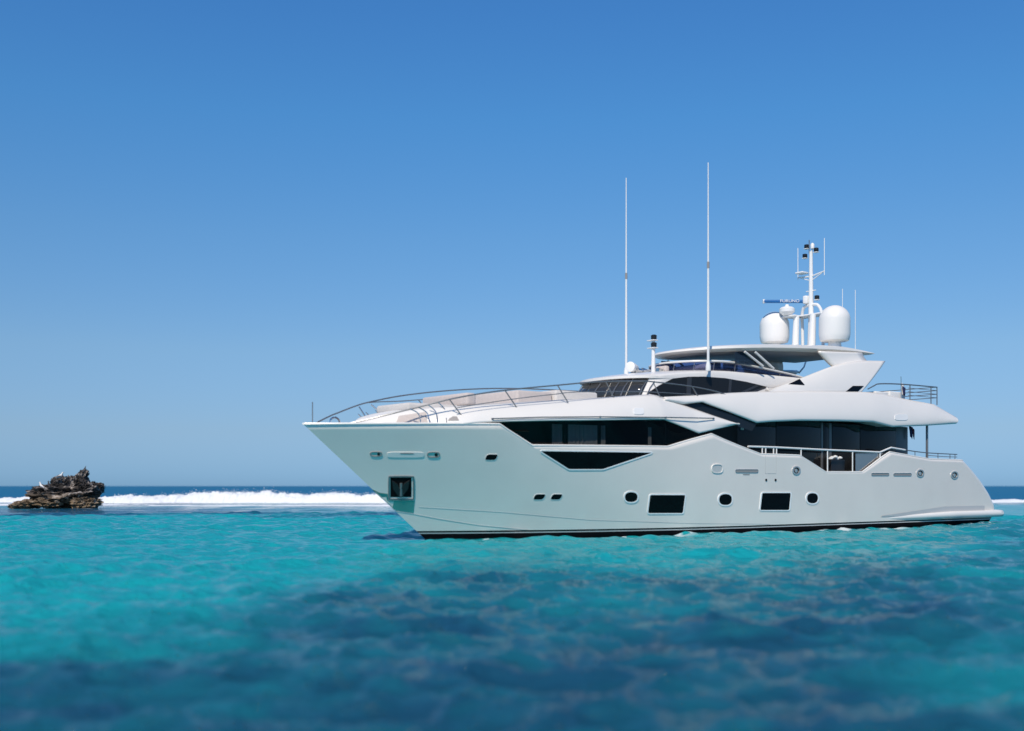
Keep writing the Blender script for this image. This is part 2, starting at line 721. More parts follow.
for cx, cy, rx, ry in ((376, 453.9, 6.6, 2.6), (433.4, 454.6, 7, 3.2)):
    q = ellipse_px(cx, cy, rx * 0.8, ry * 0.66, 20, 3)
    w = patch('bow_fairlead', q, hull_bvh, STEELL, 0.004)
    ring('fairlead_rim', q, hull_bvh, GREYV, 0.9, 0.02, 0.04, w)
    patch('fairlead_bollard', ellipse_px(cx + rx * 0.4, cy + 0.2, rx * 0.22, ry * 0.5, 14, 3), hull_bvh, BLACK, 0.015, 0.02)
q = ellipse_px(405.5, 454.6, 18.4, 2.7, 28, 5)
patch('bow_slot', q, hull_bvh, GEL, 0.015, 0.03)
patch('slot_shadow_gap', ellipse_px(407, 453.2, 7.0, 0.6, 12, 3), hull_bvh, GREYV, 0.022, 0.02)
for cx in (766, 775.4):
    patch('gate_fitting', ellipse_px(cx, 480, 0.9, 1.3, 10), hull_bvh, BLACK, 0.02)
# boarding gate seams, knuckle line and hull seams
GREYL = simple('seam_grey', (0.42, 0.44, 0.44), 0.4)


def hull_line(name, pts, mat, r=0.012, n=40, off=0.0):
    m_ = MB()
    P_ = linear(pts, max(2, n // max(1, len(pts) - 1)))
    loc = []
    for p in P_:
        q, nr_ = hit(hull_bvh, p[0], p[1])
        loc.append(q + nr_ * off)
    for sd in (1, -1):
        MB().tube([(v.x, sd * v.y, v.z) for v in loc], r, 6).make(name, mat, yacht)


hull_line('boarding_gate_seam', [(765.4, 455.5), (765.4, 473.5), (776, 473.5), (776, 455.8)], GREYL, 0.008)
hull_line('spray_rail', [(394.5, 511.0), (414, 514), (440, 519), (480, 525.2), (530, 530)], GREYL, 0.012)
hull_line('hull_seam', [(419, 507), (500, 512), (590, 520), (690, 523.4), (770, 524.2)], GREYL, 0.009)

# anchor pocket: dark recess with frame, anchor flukes and the steel chafe plate below
pk = [(390.4, 477.5), (411.4, 477.5), (411.4, 497), (390.4, 497)]
w = patch('anchor_pocket', pk, hull_bvh, BLACKM, 0.006)
ring('pocket_frame', [(389.5, 477), (413, 477), (413, 498.5), (389.5, 498.5)], hull_bvh, STEELD, 1.3, 0.03, 0.05, w)
CHAFE = simple('chafe_steel_water_tint', (0.34, 0.44, 0.40), 0.22, metal=0.85)  # green of the reflected water is put into the steel colour
patch('chafe_plate', [(371, 491.5), (387.6, 493.6), (388.4, 500.6), (414.6, 500.6), (413.4, 512.8), (394, 510)], hull_bvh, CHAFE, 0.012)
ANC = simple('anchor_galvanised', (0.035, 0.038, 0.04), 0.5, metal=0.6)
an = patch('anchor', [(392, 480), (397, 483), (400.5, 489), (404, 483), (409.5, 479.5), (408, 488), (404.4, 493), (402.5, 496.4), (399.5, 496.4), (396.5, 493), (393, 488)], hull_bvh, ANC, 0.06, 0.05, step=3)
for o, sd in zip(an, (1, -1)):
    loc, nr_ = hit(hull_bvh, 401, 486)
    l2, _ = hit(hull_bvh, 401, 496)
    m = MB().tube([(loc.x + nr_.x * 0.07, sd * (loc.y + nr_.y * 0.07), loc.z + 0.1), (l2.x + nr_.x * 0.07, sd * (l2.y + nr_.y * 0.07), l2.z)], 0.05, 8)
    m.make('anchor_shank', STEELD, o)

# swim platform with its swept strakes
plat_out = []
for s in np.linspace(19.5, 31.0, 40):
    b = half_breadth(min(s, 29.4), 0.5)
    k = min(1, (s - 19.5) / 7.0)
    grow = 0.02 + 0.20 * k ** 1.5
    plat_out.append((s, b + grow))
plat_out += [(31.12, 3.28), (31.2, 3.1), (31.24, 2.7), (31.26, 0.0)]
m = MB()
vs, fs = [], []
prof = 12
for (s, t) in plat_out:
    k = min(1, max(0.15, (s - 19.5) / 7.0))
    hgt = 0.05 + 0.11 * k
    zc = 0.36 + 0.10 * k
    for j in range(prof):
        a = 2 * pi * j / prof
        vs.append((s, -(t - 0.13 + 0.13 * cos(a) * (0.4 + 0.6 * k)), zc + hgt * sin(a)))
n_ = len(plat_out)
for i in range(n_ - 1):
    for j in range(prof):
        fs.append((i * prof + j, i * prof + (j + 1) % prof, (i + 1) * prof + (j + 1) % prof, (i + 1) * prof + j))
m.add(vs, fs)
m.add([(x, -y, z) for x, y, z in vs], [tuple(reversed(f)) for f in fs])
# deck of the platform
pv, pf = [], []
for (s, t) in plat_out[28:]:
    for z in (0.58, 0.36):
        pv += [(s, -(t - 0.1), z), (s, t - 0.1, z)]
for i in range(len(plat_out) - 29):
    a = i * 4
    pf += [(a, a + 1, a + 5, a + 4), (a + 2, a + 6, a + 7, a + 3)]
m.add(pv, pf)
m.make('swim_platform', GEL, yacht, angle=50)
vs2, fs2 = strip_mesh([np.array((s, half_breadth(s, 0.55) + 0.012, 0.46 + 0.0 * s)) for s in np.linspace(21, 29.6, 30)], [np.array((s, half_breadth(s, 0.7) + 0.012, 0.5 + 0.34 * min(1, (s - 21) / 5))) for s in np.linspace(21, 29.6, 30)], 3)
GREC = simple('grey_recess', (0.52, 0.52, 0.52), 0.35)
for sd in (1, -1):
    build('rub_rail', [(x, sd * y, z) for x, y, z in vs2], fs2, GREC, yacht)

# ------------------------------------------------------------------ forward house (foredeck coaming and saloon side)
hb = [(-2.75, 0.0, 3.62), (-2.6, 0.55, 3.62), (-1.7, 1.15, 3.62), (-0.9, 1.75, 3.66), (-0.1, 2.4, 3.76), (0.75, half_breadth(0.75, 3.8) - .05, 3.84), (2.5, half_breadth(2.5, 3.9) - .05, 3.93)]
hb += [on_hull(600, 419.6, -.03), on_hull(640, 419.2, -.03), on_hull(665, 419.2, -.03)]
hb += [on_hull(682, 426, -.03), on_hull(699.5, 433.2, -.03), on_hull(716, 429.2, -.03), on_hull(738, 424.3, -.03)]
ht = [(-2.6, 0.0, 3.80), (-2.3, 0.45, 3.97), (-1.5, 0.95, 4.17), (-0.6, 1.5, 4.31), (0.35, 1.85, 4.38), (1.2, 2.1, 4.46), (2.8, 2.36, 4.60)]
ht += [on_t(603, 397.3, 2.72), on_t(640, 394.8, 2.85), on_t(654, 394.8, 2.9)]
ht += [on_t(672, 401.0, 3.02), on_t(690, 407.4, 3.12), on_t(712, 415.0, 3.28), on_t(738, 423.7, 3.5)]
hb_s, ht_s = linear(hb, 6), linear(ht, 6)
# smooth the forward part, keep the pointed aft corner crisp
hb_s = catmull(hb[:10], 6)[:-1] + linear(hb[9:], 6)
ht_s = catmull(ht[:10], 6)[:-1] + linear(ht[9:], 6)
for side in (1, -1):
    vs, fs = strip_mesh(hb_s, ht_s, 12, 0.10, side, 1.2)
    if side == 1:
        hsv_, hsf_ = vs, fs
m = MB()
m.add(hsv_, hsf_)
m.add([(x, -y, z) for x, y, z in hsv_], [tuple(reversed(f)) for f in hsf_])
o = m.make('forward_house', GEL, yacht, angle=40)
solidify(o, 0.05)
hb_bvh = BVHTree.FromPolygons([Vector(v) for v in hsv_], hsf_)
# crowned top between the two shoulders
vs, fs = [], []
topn = 58
for p in ht_s[:topn]:
    for k in range(13):
        u = -1 + k / 6
        vs.append((p[0], u * (p[1] - 0.02), p[2] - 0.015 + 0.05 * (1 - u * u) * min(1, p[1])))
for i in range(topn - 1):
    for k in range(12):
        a = i * 13 + k
        fs.append((a, a + 1, a + 14, a + 13))
MB().add(vs, fs).make('foredeck', GEL_MATT, yacht)

# handrail along the saloon window head
for side in (1, -1):
    m = MB()
    pts = []
    for x, y in ((492.5, 420.0), (540, 418.6), (600, 418.0), (665, 418.2), (713, 419.3)):
        q, nr_ = hit(hb_bvh, x, y)
        q = q + nr_ * 0.07
        pts.append((q.x, side * q.y, q.z))
    m.tube(linear(pts, 4), 0.022, 6)
    for p in (pts[0], pts[2], pts[3], pts[4]):
        m.tube([(p[0], p[1], p[2]), (p[0], p[1] * 0.975, p[2])], 0.03, 6)
    m.make('side_handrail', STEELD, yacht)
q = ellipse_px(638.5, 411.4, 5.2, 3.3, 20, 4)
patch('deck_light_panel', q, hb_bvh, WHITEP, 0.02, 0.03)

# forward saloon glazing, following the hull just inside the bulwark line
gb, gt = [], []
for s in np.linspace(-0.3, 11.75, 70):
    zlo = 2.7
    zhi = float(np.interp(s, [p[0] for p in hb[4:12]] + [11.62], [p[2] for p in hb[4:12]] + [4.05])) + 0.03
    zlo = zlo if s > 1.2 else 3.55
    gb.append(np.array((s, half_breadth(s, zlo) - 0.14, zlo)))
    gt.append(np.array((s, half_breadth(s, zhi) - 0.12, zhi)))
v1, f1 = strip_mesh(gb, gt, 4)
fwd_glass = [build('forward_saloon_window', [(x, sd * y, z) for x, y, z in v1], f1, GLASST, yacht) for sd in (1, -1)]
# dark inner wall added behind it to block light from the opposite glass
bulk = MB()
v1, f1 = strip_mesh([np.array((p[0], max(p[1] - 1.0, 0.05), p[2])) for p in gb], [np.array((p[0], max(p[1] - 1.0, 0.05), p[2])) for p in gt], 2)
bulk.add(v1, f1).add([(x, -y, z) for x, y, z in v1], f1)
bulk.make('saloon_light_block', simple('light_block_dark', (0.05, 0.05, 0.055), 0.8), yacht)
for x0, x1 in ((552, 562), (568, 597), (601, 605), (648, 651)):
    for sd in (1, -1):
        a, b = on_hull(x0, 446, -.34), on_hull(x1, 446, -.34)
        n_ = 14
        vs, fs = [], []
        for k in range(n_ + 1):
            u = k / n_
            s = a[0] + (b[0] - a[0]) * u
            t = a[1] + (b[1] - a[1]) * u + 0.02 * sin(u * 40)
            vs += [(s, -sd * t, 2.6), (s, -sd * t, 3.85)]
        fs = [(2 * k, 2 * k + 1, 2 * k + 3, 2 * k + 2) for k in range(n_)]
        build('curtain', vs, fs, CURT, yacht)
for x in (565, 665):
    for sd in (1, -1):
        a = on_hull(x, 446, -.2)
        MB().box((a[0] - .03, -sd * a[1] - .02, 2.72), (a[0] + .03, -sd * a[1] + .02, 4.0), 0).make('window_mullion', BLACK, fwd_glass[0 if sd == 1 else 1])

# ------------------------------------------------------------------ upper deck wing (bulwark and overhang)
wb = [on_t(664, 400.5, 3.02), on_t(683, 404.4, 3.1), on_t(702, 402.3, 3.18), on_t(730, 412.4, 3.36), on_t(757, 422.8, 3.5), on_t(772, 421.6, 3.52), on_t(800, 420.6, 3.52), on_t(840, 421.0, 3.5), on_t(873, 422, 3.48), on_t(892, 427, 3.46), on_t(925, 425.8, 3.4), on_t(955.8, 423.8, 3.3)]
wt = [on_t(664, 396.8, 2.98), on_t(683, 395.9, 2.98), on_t(702, 395, 2.98), on_t(730, 393, 3.0), on_t(757, 391.8, 3.0), on_t(772, 391.4, 3.0), on_t(800, 391.2, 3.0), on_t(840, 391.6, 3.0), on_t(875, 392.7, 3.0), on_t(905, 399, 3.05), on_t(934, 404.4, 3.12), on_t(956.8, 417.6, 3.25)]
eb, et = wb[-1], wt[-1]
wb += [(eb[0] + 0.1, 3.18, eb[2] + .01), (eb[0] + 0.22, 2.7, eb[2] + .02), (eb[0] + 0.5, 0, eb[2] + 0.03)]
wt += [(eb[0] + 0.16, 3.14, et[2]), (eb[0] + 0.28, 2.65, et[2]), (eb[0] + 0.56, 0, et[2])]
wb_s, wt_s = linear(wb, 6), catmull(wt[:10], 6)[:-1] + linear(wt[9:], 6)
v1, f1 = strip_mesh(wb_s, wt_s, 14, 0.10, 1, 0.8)
m = MB().add(v1, f1).add([(x, -y, z) for x, y, z in v1], [tuple(reversed(f)) for f in f1])
o = m.make('upper_deck_bulwark', GEL, yacht, angle=30)
solidify(o, 0.06)
wing_bvh = BVHTree.FromPolygons([Vector(v) for v in v1], f1)
patch('deck_light_panel', ellipse_px(901, 417.4, 6.4, 3.0, 20, 4), wing_bvh, WHITEP, 0.02, 0.03)


def span(name, line, mat, dz=0.0, inset=0.05, crown=0.0, k0=0, k1=None, n=8, thick=0.0):
    vs, fs = [], []
    Lp = line[k0:k1]
    for p in Lp:
        for k in range(n + 1):
            u = -1 + 2 * k / n
            vs.append((p[0], u * max(p[1] - inset, 0), p[2] + dz + crown * (1 - u * u)))
    for i in range(len(Lp) - 1):
        for k in range(n):
            a = i * (n + 1) + k
            fs.append((a, a + 1, a + n + 2, a + n + 1))
    o_ = build(name, vs, fs, mat, yacht)
    if thick:
        solidify(o_, thick, 0)
    return o_


span('overhang_soffit', wb_s, GEL, 0.03, 0.04, 0, 24, None)
up = [np.array((s, 2.95, float(np.interp(s, [10, 20, 23, 26, 27.5], [4.95, 5.1, 5.1, 5.0, 4.75])))) for s in np.linspace(9.5, 27.2, 30)]
span('upper_deck', up, TEAK, 0, 0)
# dark raked stripe between the saloon side and the wing
sb = [on_t(668, 400.5, 2.93), on_t(683, 405.5, 3.0), on_t(712, 416.5, 3.2), on_t(738, 426.5, 3.42), on_t(752, 431, 3.42)]
st = [on_t(668, 398.5, 2.93), on_t(683, 403.4, 3.0), on_t(702, 400.5, 3.08), on_t(730, 410.5, 3.28), on_t(758, 421.5, 3.42)]
v1, f1 = strip_mesh(linear(sb, 5), linear(st, 5), 4)
STRG = simple('stripe_glass', (0.012, 0.016, 0.02), 0.1, spec=0.3)
for sd in (1, -1):
    build('raked_glass_stripe', [(x, sd * y, z) for x, y, z in v1], f1, STRG, yacht)

# ------------------------------------------------------------------ main saloon aft
SAL_W = 2.75
sal0, sal1 = on_t(737, 437, SAL_W)[0], on_t(908, 440, SAL_W)[0]
m = MB()
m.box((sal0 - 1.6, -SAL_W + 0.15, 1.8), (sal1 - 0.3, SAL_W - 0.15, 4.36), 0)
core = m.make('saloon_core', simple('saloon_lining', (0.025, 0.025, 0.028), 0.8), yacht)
xs = [737, 776, 821, 823.5, 829, 832, 860, 896]
bounds = [sal0] + [on_t(x, 437, SAL_W)[0] for x in xs[1:]]
PILL = simple('window_pillar', (0.11, 0.115, 0.12), 0.3)
for i in range(len(bounds) - 1):
    for sd in (1, -1):
        m = MB()
        a, b = bounds[i] + 0.02, bounds[i + 1] - 0.02
        y = -sd * SAL_W
        m.box((a, min(y, y + sd * .04), 1.85), (b, max(y, y + sd * .04), 4.4), 0.004)
        m.make('saloon_window', GLASSD if i not in (2, 4) else PILL, yacht)
PILG = simple('pillar_grey', (0.09, 0.095, 0.10), 0.3)
for sd in (1, -1):
    y = -sd * SAL_W
    MB().box((bounds[-1], min(y, y + sd * .3), 1.8), (sal1, max(y, y + sd * .3), 4.42), 0.03).make('saloon_end_pillar', PILG, yacht)
# aft bulkhead doors
MB().box((sal1 - 0.3, -2.5, 1.8), (sal1 - 0.24, 2.5, 4.4), 0).make('aft_saloon_door', GLASSD, yacht)
# little notice by the side door
q0 = on_t(742.8, 426.5, SAL_W + .05)
m = MB().box((q0[0] - .09, -(SAL_W + .03), q0[2] - .13), (q0[0] + .09, -(SAL_W + .005), q0[2] + .1), 0.005)
m.make('notice_plate', simple('notice', (0.45, 0.55, 0.52), 0.5), yacht)

# ------------------------------------------------------------------ pilothouse
def outline(sf, w, d, sa, n=2.4, k=24):
    """half plan outline from the centreline at the front round to the side, then aft"""
    out = []
    for i in range(k + 1):
        a = (pi / 2) * i / k
        t = w * sin(a) ** (2 / n)
        s = sf + d * (1 - cos(a) ** (2 / n))
        out.append((s, t))
    for i in range(1, 13):
        out.append((sf + d + (sa - sf - d) * i / 12, w))
    return out


def loft(levels, cap_top=True, cap_bot=False):
    """levels: (outline, z or z function)"""
    vs, fs = [], []
    n = len(levels[0][0])
    for ol, z in levels:
        for s, t in reversed(ol):
            vs.append((s, -t, z(s) if callable(z) else z))
        for s, t in ol[1:]:
            vs.append((s, t, z(s) if callable(z) else z))
    k = 2 * n - 1
    for i in range(len(levels) - 1):
        for j in range(k - 1):
            a = i * k + j
            fs.append((a, a + 1, a + k + 1, a + k))
        fs.append((i * k + k - 1, i * k, (i + 1) * k, (i + 1) * k + k - 1))
    if cap_top or cap_bot:
        for i, on in ((len(levels) - 1, cap_top), (0, cap_bot)):
            if on:
                for j in range(n - 1):
                    a, b = i * k + j, i * k + k - 1 - j
                    if b - 1 > a + 1:
                        fs.append((a, a + 1, b - 1, b))
                    elif b - 1 == a + 1:
                        fs.append((a, a + 1, b))
    return vs, fs


PH_A = 19.5
ph_levels = [(outline(7.2, 2.25, 1.3, PH_A, 2.2), 4.5), (outline(7.5, 2.15, 1.3, PH_A, 2.2), 5.02), (outline(8.0, 2.03, 1.4, PH_A, 2.2), 5.76)]
v1, f1 = loft(ph_levels)
ph = build('pilothouse', v1, f1, GEL, yacht, angle=40)
roof_levels = [(outline(8.0, 2.02, 1.4, PH_A, 2.2), 5.755), (outline(7.80, 2.035, 1.45, PH_A, 2.2), 5.77), (outline(7.80, 2.04, 1.46, PH_A, 2.2), 5.86), (outline(7.95, 2.03, 1.55, PH_A, 2.2), 5.91), (outline(8.6, 2.01, 1.8, PH_A, 2.2), 6.02), (outline(9.5, 1.98, 2.0, PH_A, 2.2), 6.14), (outline(10.5, 1.94, 2.0, PH_A, 2.2), 6.24), (outline(11.2, 1.90, 2.0, PH_A, 2.2), 6.29)]
v2, f2 = loft(roof_levels)
build('pilothouse_roof', v2, f2, GEL, yacht, angle=40)
ph_bvh = BVHTree.FromPolygons([Vector(v) for v in v1 + v2], f1 + [tuple(i + len(v1) for i in f) for f in f2])
side_q = [(646.5, 393.6), (659, 385.4), (673, 378.4), (688, 376.8), (704, 376.6), (725, 378.2), (746, 381.8), (768.5, 387.2), (757, 391.4), (720, 393), (667, 397.6)]
patch('pilothouse_side_window', side_q, ph_bvh, GLASST if False else GLASSD, 0.012, 0.03)

BARG = simple('window_bar', (0.035, 0.036, 0.038), 0.3)
for q in ([(687, 377.6), (691.5, 377.5), (690.5, 394), (686, 394.4)], [(729, 379.6), (731.6, 380), (730.6, 392), (728, 392)], [(752, 391.2), (765, 386.9), (767.4, 387.4), (756, 391.2)], [(741, 391.8), (756, 384.9), (759.5, 385.6), (747, 391.6)]):
    patch('window_bar', q, ph_bvh, BARG, 0.018, 0.02, step=4)


def local_strip(sf0, w0, d0, z0, sf1, w1, d1, z1, a0, a1, k, off=0.015, n=2.2):
    """a band of the curved windscreen between two bearings"""
    vs, fs = [], []
    for i in range(k + 1):
        a = a0 + (a1 - a0) * i / k
        for (sf, w_, d_, z) in ((sf0, w0, d0, z0), (sf1, w1, d1, z1)):
            sgn = 1 if a >= 0 else -1
            aa = abs(a)
            t = w_ * sin(aa) ** (2 / n)
            s = sf + d_ * (1 - cos(aa) ** (2 / n))
            vs.append((s - off, -sgn * (t + off), z + off * 0.7))
    for i in range(k):
        fs.append((2 * i, 2 * i + 1, 2 * i + 3, 2 * i + 2))
    return vs, fs


GLASSW = simple('windscreen_glass', (0.03, 0.032, 0.035), 0.04, spec=0.6)
APIL = 1.08
panes = [(-APIL, -0.72), (-0.70, -0.25), (-0.23, 0.23), (0.25, 0.70), (0.72, APIL)]
for a0, a1 in panes:
    v1, f1 = local_strip(7.52, 2.145, 1.3, 5.05, 7.985, 2.035, 1.4, 5.74, a0, a1, 10)
    o = build('windscreen_pane', v1, f1, GLASSW, yacht)
    solidify(o, 0.02, 0)
for a in (-0.55, 0.0, 0.42, 0.62, 1.05, 1.25):
    v1, f1 = local_strip(7.52, 2.145, 1.3, 5.08, 7.93, 2.05, 1.4, 5.62, a, a + 0.03, 1, 0.05)
    a_, b_ = Vector(v1[0]), Vector(v1[1])
    MB().tube([a_, a_.lerp(b_, .5) + Vector((0, 0.05, 0)), b_], [0.03, 0.02, 0.012], 6).make('windscreen_wiper', STEELD, yacht)

# small triangle and blade windows aft on the arch are added with the arch
# ------------------------------------------------------------------ flybridge screen
fl_o = outline(11.25, 1.88, 1.7, 17.7, 2.1)


def fly_h(s):
    return 0.36 * min(1.0, max(0.0, (17.7 - s) / 4.4)) ** 0.75 + 0.02


vs, fs = [], []
full = [(s, -t) for s, t in reversed(fl_o)] + [(s, t) for s, t in fl_o[1:]]
for s, y in full:
    r = 0.06
    vs += [(s, y, 6.28), (s + 0.10, y * 0.985, 6.28 + fly_h(s))]
fs = [(2 * i, 2 * i + 1, 2 * i + 3, 2 * i + 2) for i in range(len(full) - 1)]
fly = build('flybridge_windscreen', vs, fs, GLASSF, yacht)
solidify(fly, 0.02)
MB().tube([vs[2 * i + 1] for i in range(len(full))], 0.045, 8).make('windscreen_top_rail', GEL, fly)
for i in range(4, len(full) - 4, 7):
    MB().tube([vs[2 * i], vs[2 * i + 1]], 0.015, 6).make('screen_post', STEELD, fly)
# helm console and seats behind the screen
MB().box((12.3, -1.3, 6.27), (12.9, 0.5, 6.62), 0.12).make('flybridge_console', GEL, yacht)
for y in (-1.1, -0.2):
    sm = MB().box((13.5, y - .35, 6.3), (14.0, y + .35, 6.5), .08).box((13.9, y - .35, 6.4), (14.1, y + .35, 6.85), .08)
    sm.make('helm_seat', CUSH, yacht)
MB().box((11.0, -0.4, 6.27), (11.25, 0.4, 6.52), 0.08).make('forward_sunpad', CUSH_P, yacht)
MB().box((14.8, 0.6, 6.27), (17.3, 1.7, 6.5), 0.1).make('flybridge_sofa', CUSH_P, yacht)

# ------------------------------------------------------------------ hardtop
HT_W = 2.2
HS = [11.0, 11.6, 12.4, 13.5, 15, 17, 19, 20, 21, 22.4]


def ht_top(s):
    return float(np.interp(s, HS, [7.12, 7.18, 7.28, 7.37, 7.50, 7.63, 7.76, 7.80, 7.78, 7.70]))


def ht_bot(s):
    return float(np.interp(s, HS, [7.04, 7.03, 7.06, 7.12, 7.25, 7.38, 7.48, 7.52, 7.56, 7.60]))


def ht_out(d):
    return outline(11.5 + d, HT_W - d, 2.5, 22.3 - d, 2.0, 28)


v1, f1 = loft([(ht_out(.4), lambda s: ht_bot(s) - 0.01), (ht_out(.14), ht_bot), (ht_out(0), lambda s: 0.6 * ht_bot(s) + 0.4 * ht_top(s)), (ht_out(.03), lambda s: ht_top(s) - 0.04), (ht_out(.15), ht_top), (ht_out(.6), lambda s: ht_top(s) + 0.03)], True, True)
build('hardtop', v1, f1, GEL, yacht, angle=40)
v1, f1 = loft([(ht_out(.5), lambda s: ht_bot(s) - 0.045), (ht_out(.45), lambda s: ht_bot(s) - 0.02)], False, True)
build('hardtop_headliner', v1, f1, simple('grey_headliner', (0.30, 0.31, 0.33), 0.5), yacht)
# enclosure glass and slanted struts
for sd in (1, -1):
    g = [on_t(735, 351.6, 2.02), on_t(744, 352, 2.08), on_t(762, 366, 2.1), on_t(735, 363.5, 2.02)]
    v1 = [(p[0], -sd * p[1], p[2]) for p in g]
    o = build('side_enclosure_glass', v1, [(0, 1, 2, 3)], GLASSE, yacht, smooth=False)
    solidify(o, 0.015, 0)
    for (xa, ya, xb, yb) in ((744.5, 351.6, 763, 366.3), (755, 352, 773.5, 368.6)):
        a, b = on_t(xa, ya, 2.1), on_t(xb, yb, 2.16)
        MB().tube([(a[0], -sd * a[1], a[2]), (b[0], -sd * b[1], b[2])], 0.05, 8).make('hardtop_strut', GEL, yacht)
    a = [on_t(x, y, -1.9) for x, y in ((807, 354), (806, 361), (804, 367), (799, 373))]
    if sd == -1:
        MB().tube([(p[0], -sd * -p[1], p[2]) for p in a], 0.04, 8).make('bent_support', GEL, yacht)

# ------------------------------------------------------------------ radar arch wings
for sd in (1, -1):
    b_ = [on_t(769, 392.2, 2.95), on_t(777, 392, 2.95), on_t(803, 392, 2.95), on_t(835, 392.4, 2.95), on_t(850, 392.6, 2.95), on_t(861, 392.8, 2.95)]
    t_ = [on_t(769, 391.0, 2.95), on_t(777, 386.8, 2.70), on_t(803, 377.2, 2.55), on_t(835, 365.4, 2.45), on_t(860, 360.9, 2.42), on_t(885.5, 361.0, 2.42)]
    v1, f1 = strip_mesh(catmull(b_, 6), catmull(t_, 6), 12, 0.05, sd)
    if sd == 1:
        arch_bvh = BVHTree.FromPolygons([Vector(v) for v in v1], f1)
    o = build('arch_wing', v1, f1, GEL, yacht, angle=60)
    solidify(o, 0.22, -1 if sd == 1 else -1)
    leg_b = [on_t(834, 366, 2.40), on_t(868, 362, 2.36)]
    leg_t = [on_t(819, 351, 2.22), on_t(862, 352.5, 2.22)]
    v1, f1 = strip_mesh(linear(leg_b, 6), linear(leg_t, 6), 6, -0.03, sd)
    o = build('arch_leg', v1, f1, GEL, yacht, angle=60)
    solidify(o, 0.12)
patch('arch_window', [(788.5, 384.3), (799.5, 379.2), (804.5, 385.2)], arch_bvh, GLASSP, 0.02, 0.03, step=3)
patch('arch_vent', [(845.5, 391.8), (852.5, 386), (863.5, 386), (857.5, 391.8)], arch_bvh, GLASSP, 0.02, 0.03, step=3)

# ------------------------------------------------------------------ mast group on the hardtop
MS, MZ = 20.68, 7.75


def mast_pt(px, py, t=0.0):
    return L(on_t(px, py, t))


mast = MB().tube([(MS, 0, 7.7), (MS, 0, 9.4), (MS, 0, 12.32)], [0.17, 0.12, 0.075], 12).make('radar_mast', WHITEP, yacht)
fr = MB()
for sd in (1, -1):
    y = -sd * 0.55
    fr.tube(catmull([(MS + 0.15, y, 7.7), (MS + .1, y, 9.0), (MS + 0.05, y * 0.96, 9.55), (MS, y * 0.7, 9.85), (MS, y * 0.3, 9.92), (MS, 0, 9.92)], 6), 0.07, 8)
fr.make('mast_arch_tube', WHITEP, mast)
pf_ = MB()
pf_.box((MS - .75, 0.35, 9.40), (MS - .05, 1.05, 9.47), 0.03).box((MS - .35, -0.7, 9.40), (MS + .4, .7, 9.47), .03)
pf_.make('mast_platform', WHITEP, mast)
for y in (-0.45, 0.45):
    MB().tube([(MS - 0.55, y, 7.7), (MS - 0.45, y, 9.42)], [0.16, 0.13], 10).make('mast_leg', WHITEP, mast)
cb = MB()
ca, cbp = (MS, 0.72, 11.25), (MS, -0.72, 11.33)
cb.tube([ca, (MS, 0, 11.2), cbp], 0.035, 8)
cb.tube([(MS, 0.6, 11.22), (MS, 0.0, 11.0)], 0.02, 6)
cb.tube([(MS, -0.6, 11.28), (MS, 0.0, 11.0)], 0.02, 6)
cb.tube([(MS, .26, 10.55), (MS, -.26, 10.55)], 0.025, 6)
cb.make('mast_spreader', WHITEP, mast)
MB().box((MS - .35, 0.2, 11.36), (MS + .1, 0.62, 11.44), .03).make('gps_antenna', WHITEP, mast)
for y in (0.72, -0.72):
    MB().tube([(MS, y, 11.15), (MS, y, 12.8 if y < 0 else 12.6)], 0.018, 6).make('mast_whip', WHITEP, mast)
for px, py, t in ((806.4, 244.6, .0), (804.6, 253.4, 0), (816.4, 252, 0), (806, 299, 0), (817.2, 299.4, 0)):
    x, y, z = mast_pt(px, py, t)
    y = -(px - 811) * 0.052
    x = MS
    m = MB().box((x - .085, y - .085, z - .09), (x + .085, y + .085, z + .09), 0.03)
    nl = m.make('navigation_light', BLACK, mast)
    MB().box((x - .10, y - .10, z - .125), (x + .10, y + .10, z - .095), 0.01).make('light_bracket', WHITEP, nl)
MB().lathe([(0.03, 0), (0.085, .02), (.09, .2), (.05, .26), (.01, .28)], (MS, -0.08, 12.42), 14).make('anchor_light', WHITEP, mast)
MB().tube([(MS, 0, 12.3), (MS, -.08, 12.42)], .03, 6).make('light_stalk', WHITEP, mast)
MB().tube([(MS, 0.1, 12.25), (MS, .1, 12.86)], 0.022, 6).make('mast_top_pin', STEELD, mast)
MB().box((MS - .2, .1, 9.98), (MS + .1, .32, 10.35), .05).make('horn_box', WHITEP, mast)
# open array radar: pedestal and blue scanner bar carrying its maker's lettering
_q = on_t(787, 314, -0.8)
rx, ry, rz = _q[0], 0.8, 9.47
gx = MB().lathe([(0.16, 0), (.2, .03), (.34, .16), (.35, .3), (.26, .38), (.1, .42), (.08, .5)], (rx, ry, rz), 24).make('radar_pedestal', WHITEP, yacht)
bar_c = Vector(mast_pt(787, 301.4, -0.8))
wd = Vector((cos(-HEAD), sin(-HEAD), 0))          # bar turned so that it lies square to the photographer
half = 1.05
bb = MB()
ax, ay = wd, Vector((-wd.y, wd.x, 0))
ring_ = [(-.08, -.062), (.08, -.062), (.10, 0), (.08, .062), (-.08, .062), (-.10, 0)]
secs = [-half, half]
vs, fs = [], []
for u in secs:
    for a, z in ring_:
        vs.append(bar_c + ax * u + ay * a + Vector((0, 0, z)))
for k in range(6):
    fs.append((k, (k + 1) % 6, 6 + (k + 1) % 6, 6 + k))
fs += [tuple(range(5, -1, -1)), tuple(range(6, 12))]
bar = build('radar_scanner_bar', vs, fs, BLUE, yacht, smooth=False)
for u in (-half, half):
    c = bar_c + ax * u
    MB().tube([c - ax * .04, c + ax * .04], 0.10, 6).make('scanner_end_cap', WHITEP, bar)
cu = bpy.data.curves.new('text', 'FONT')
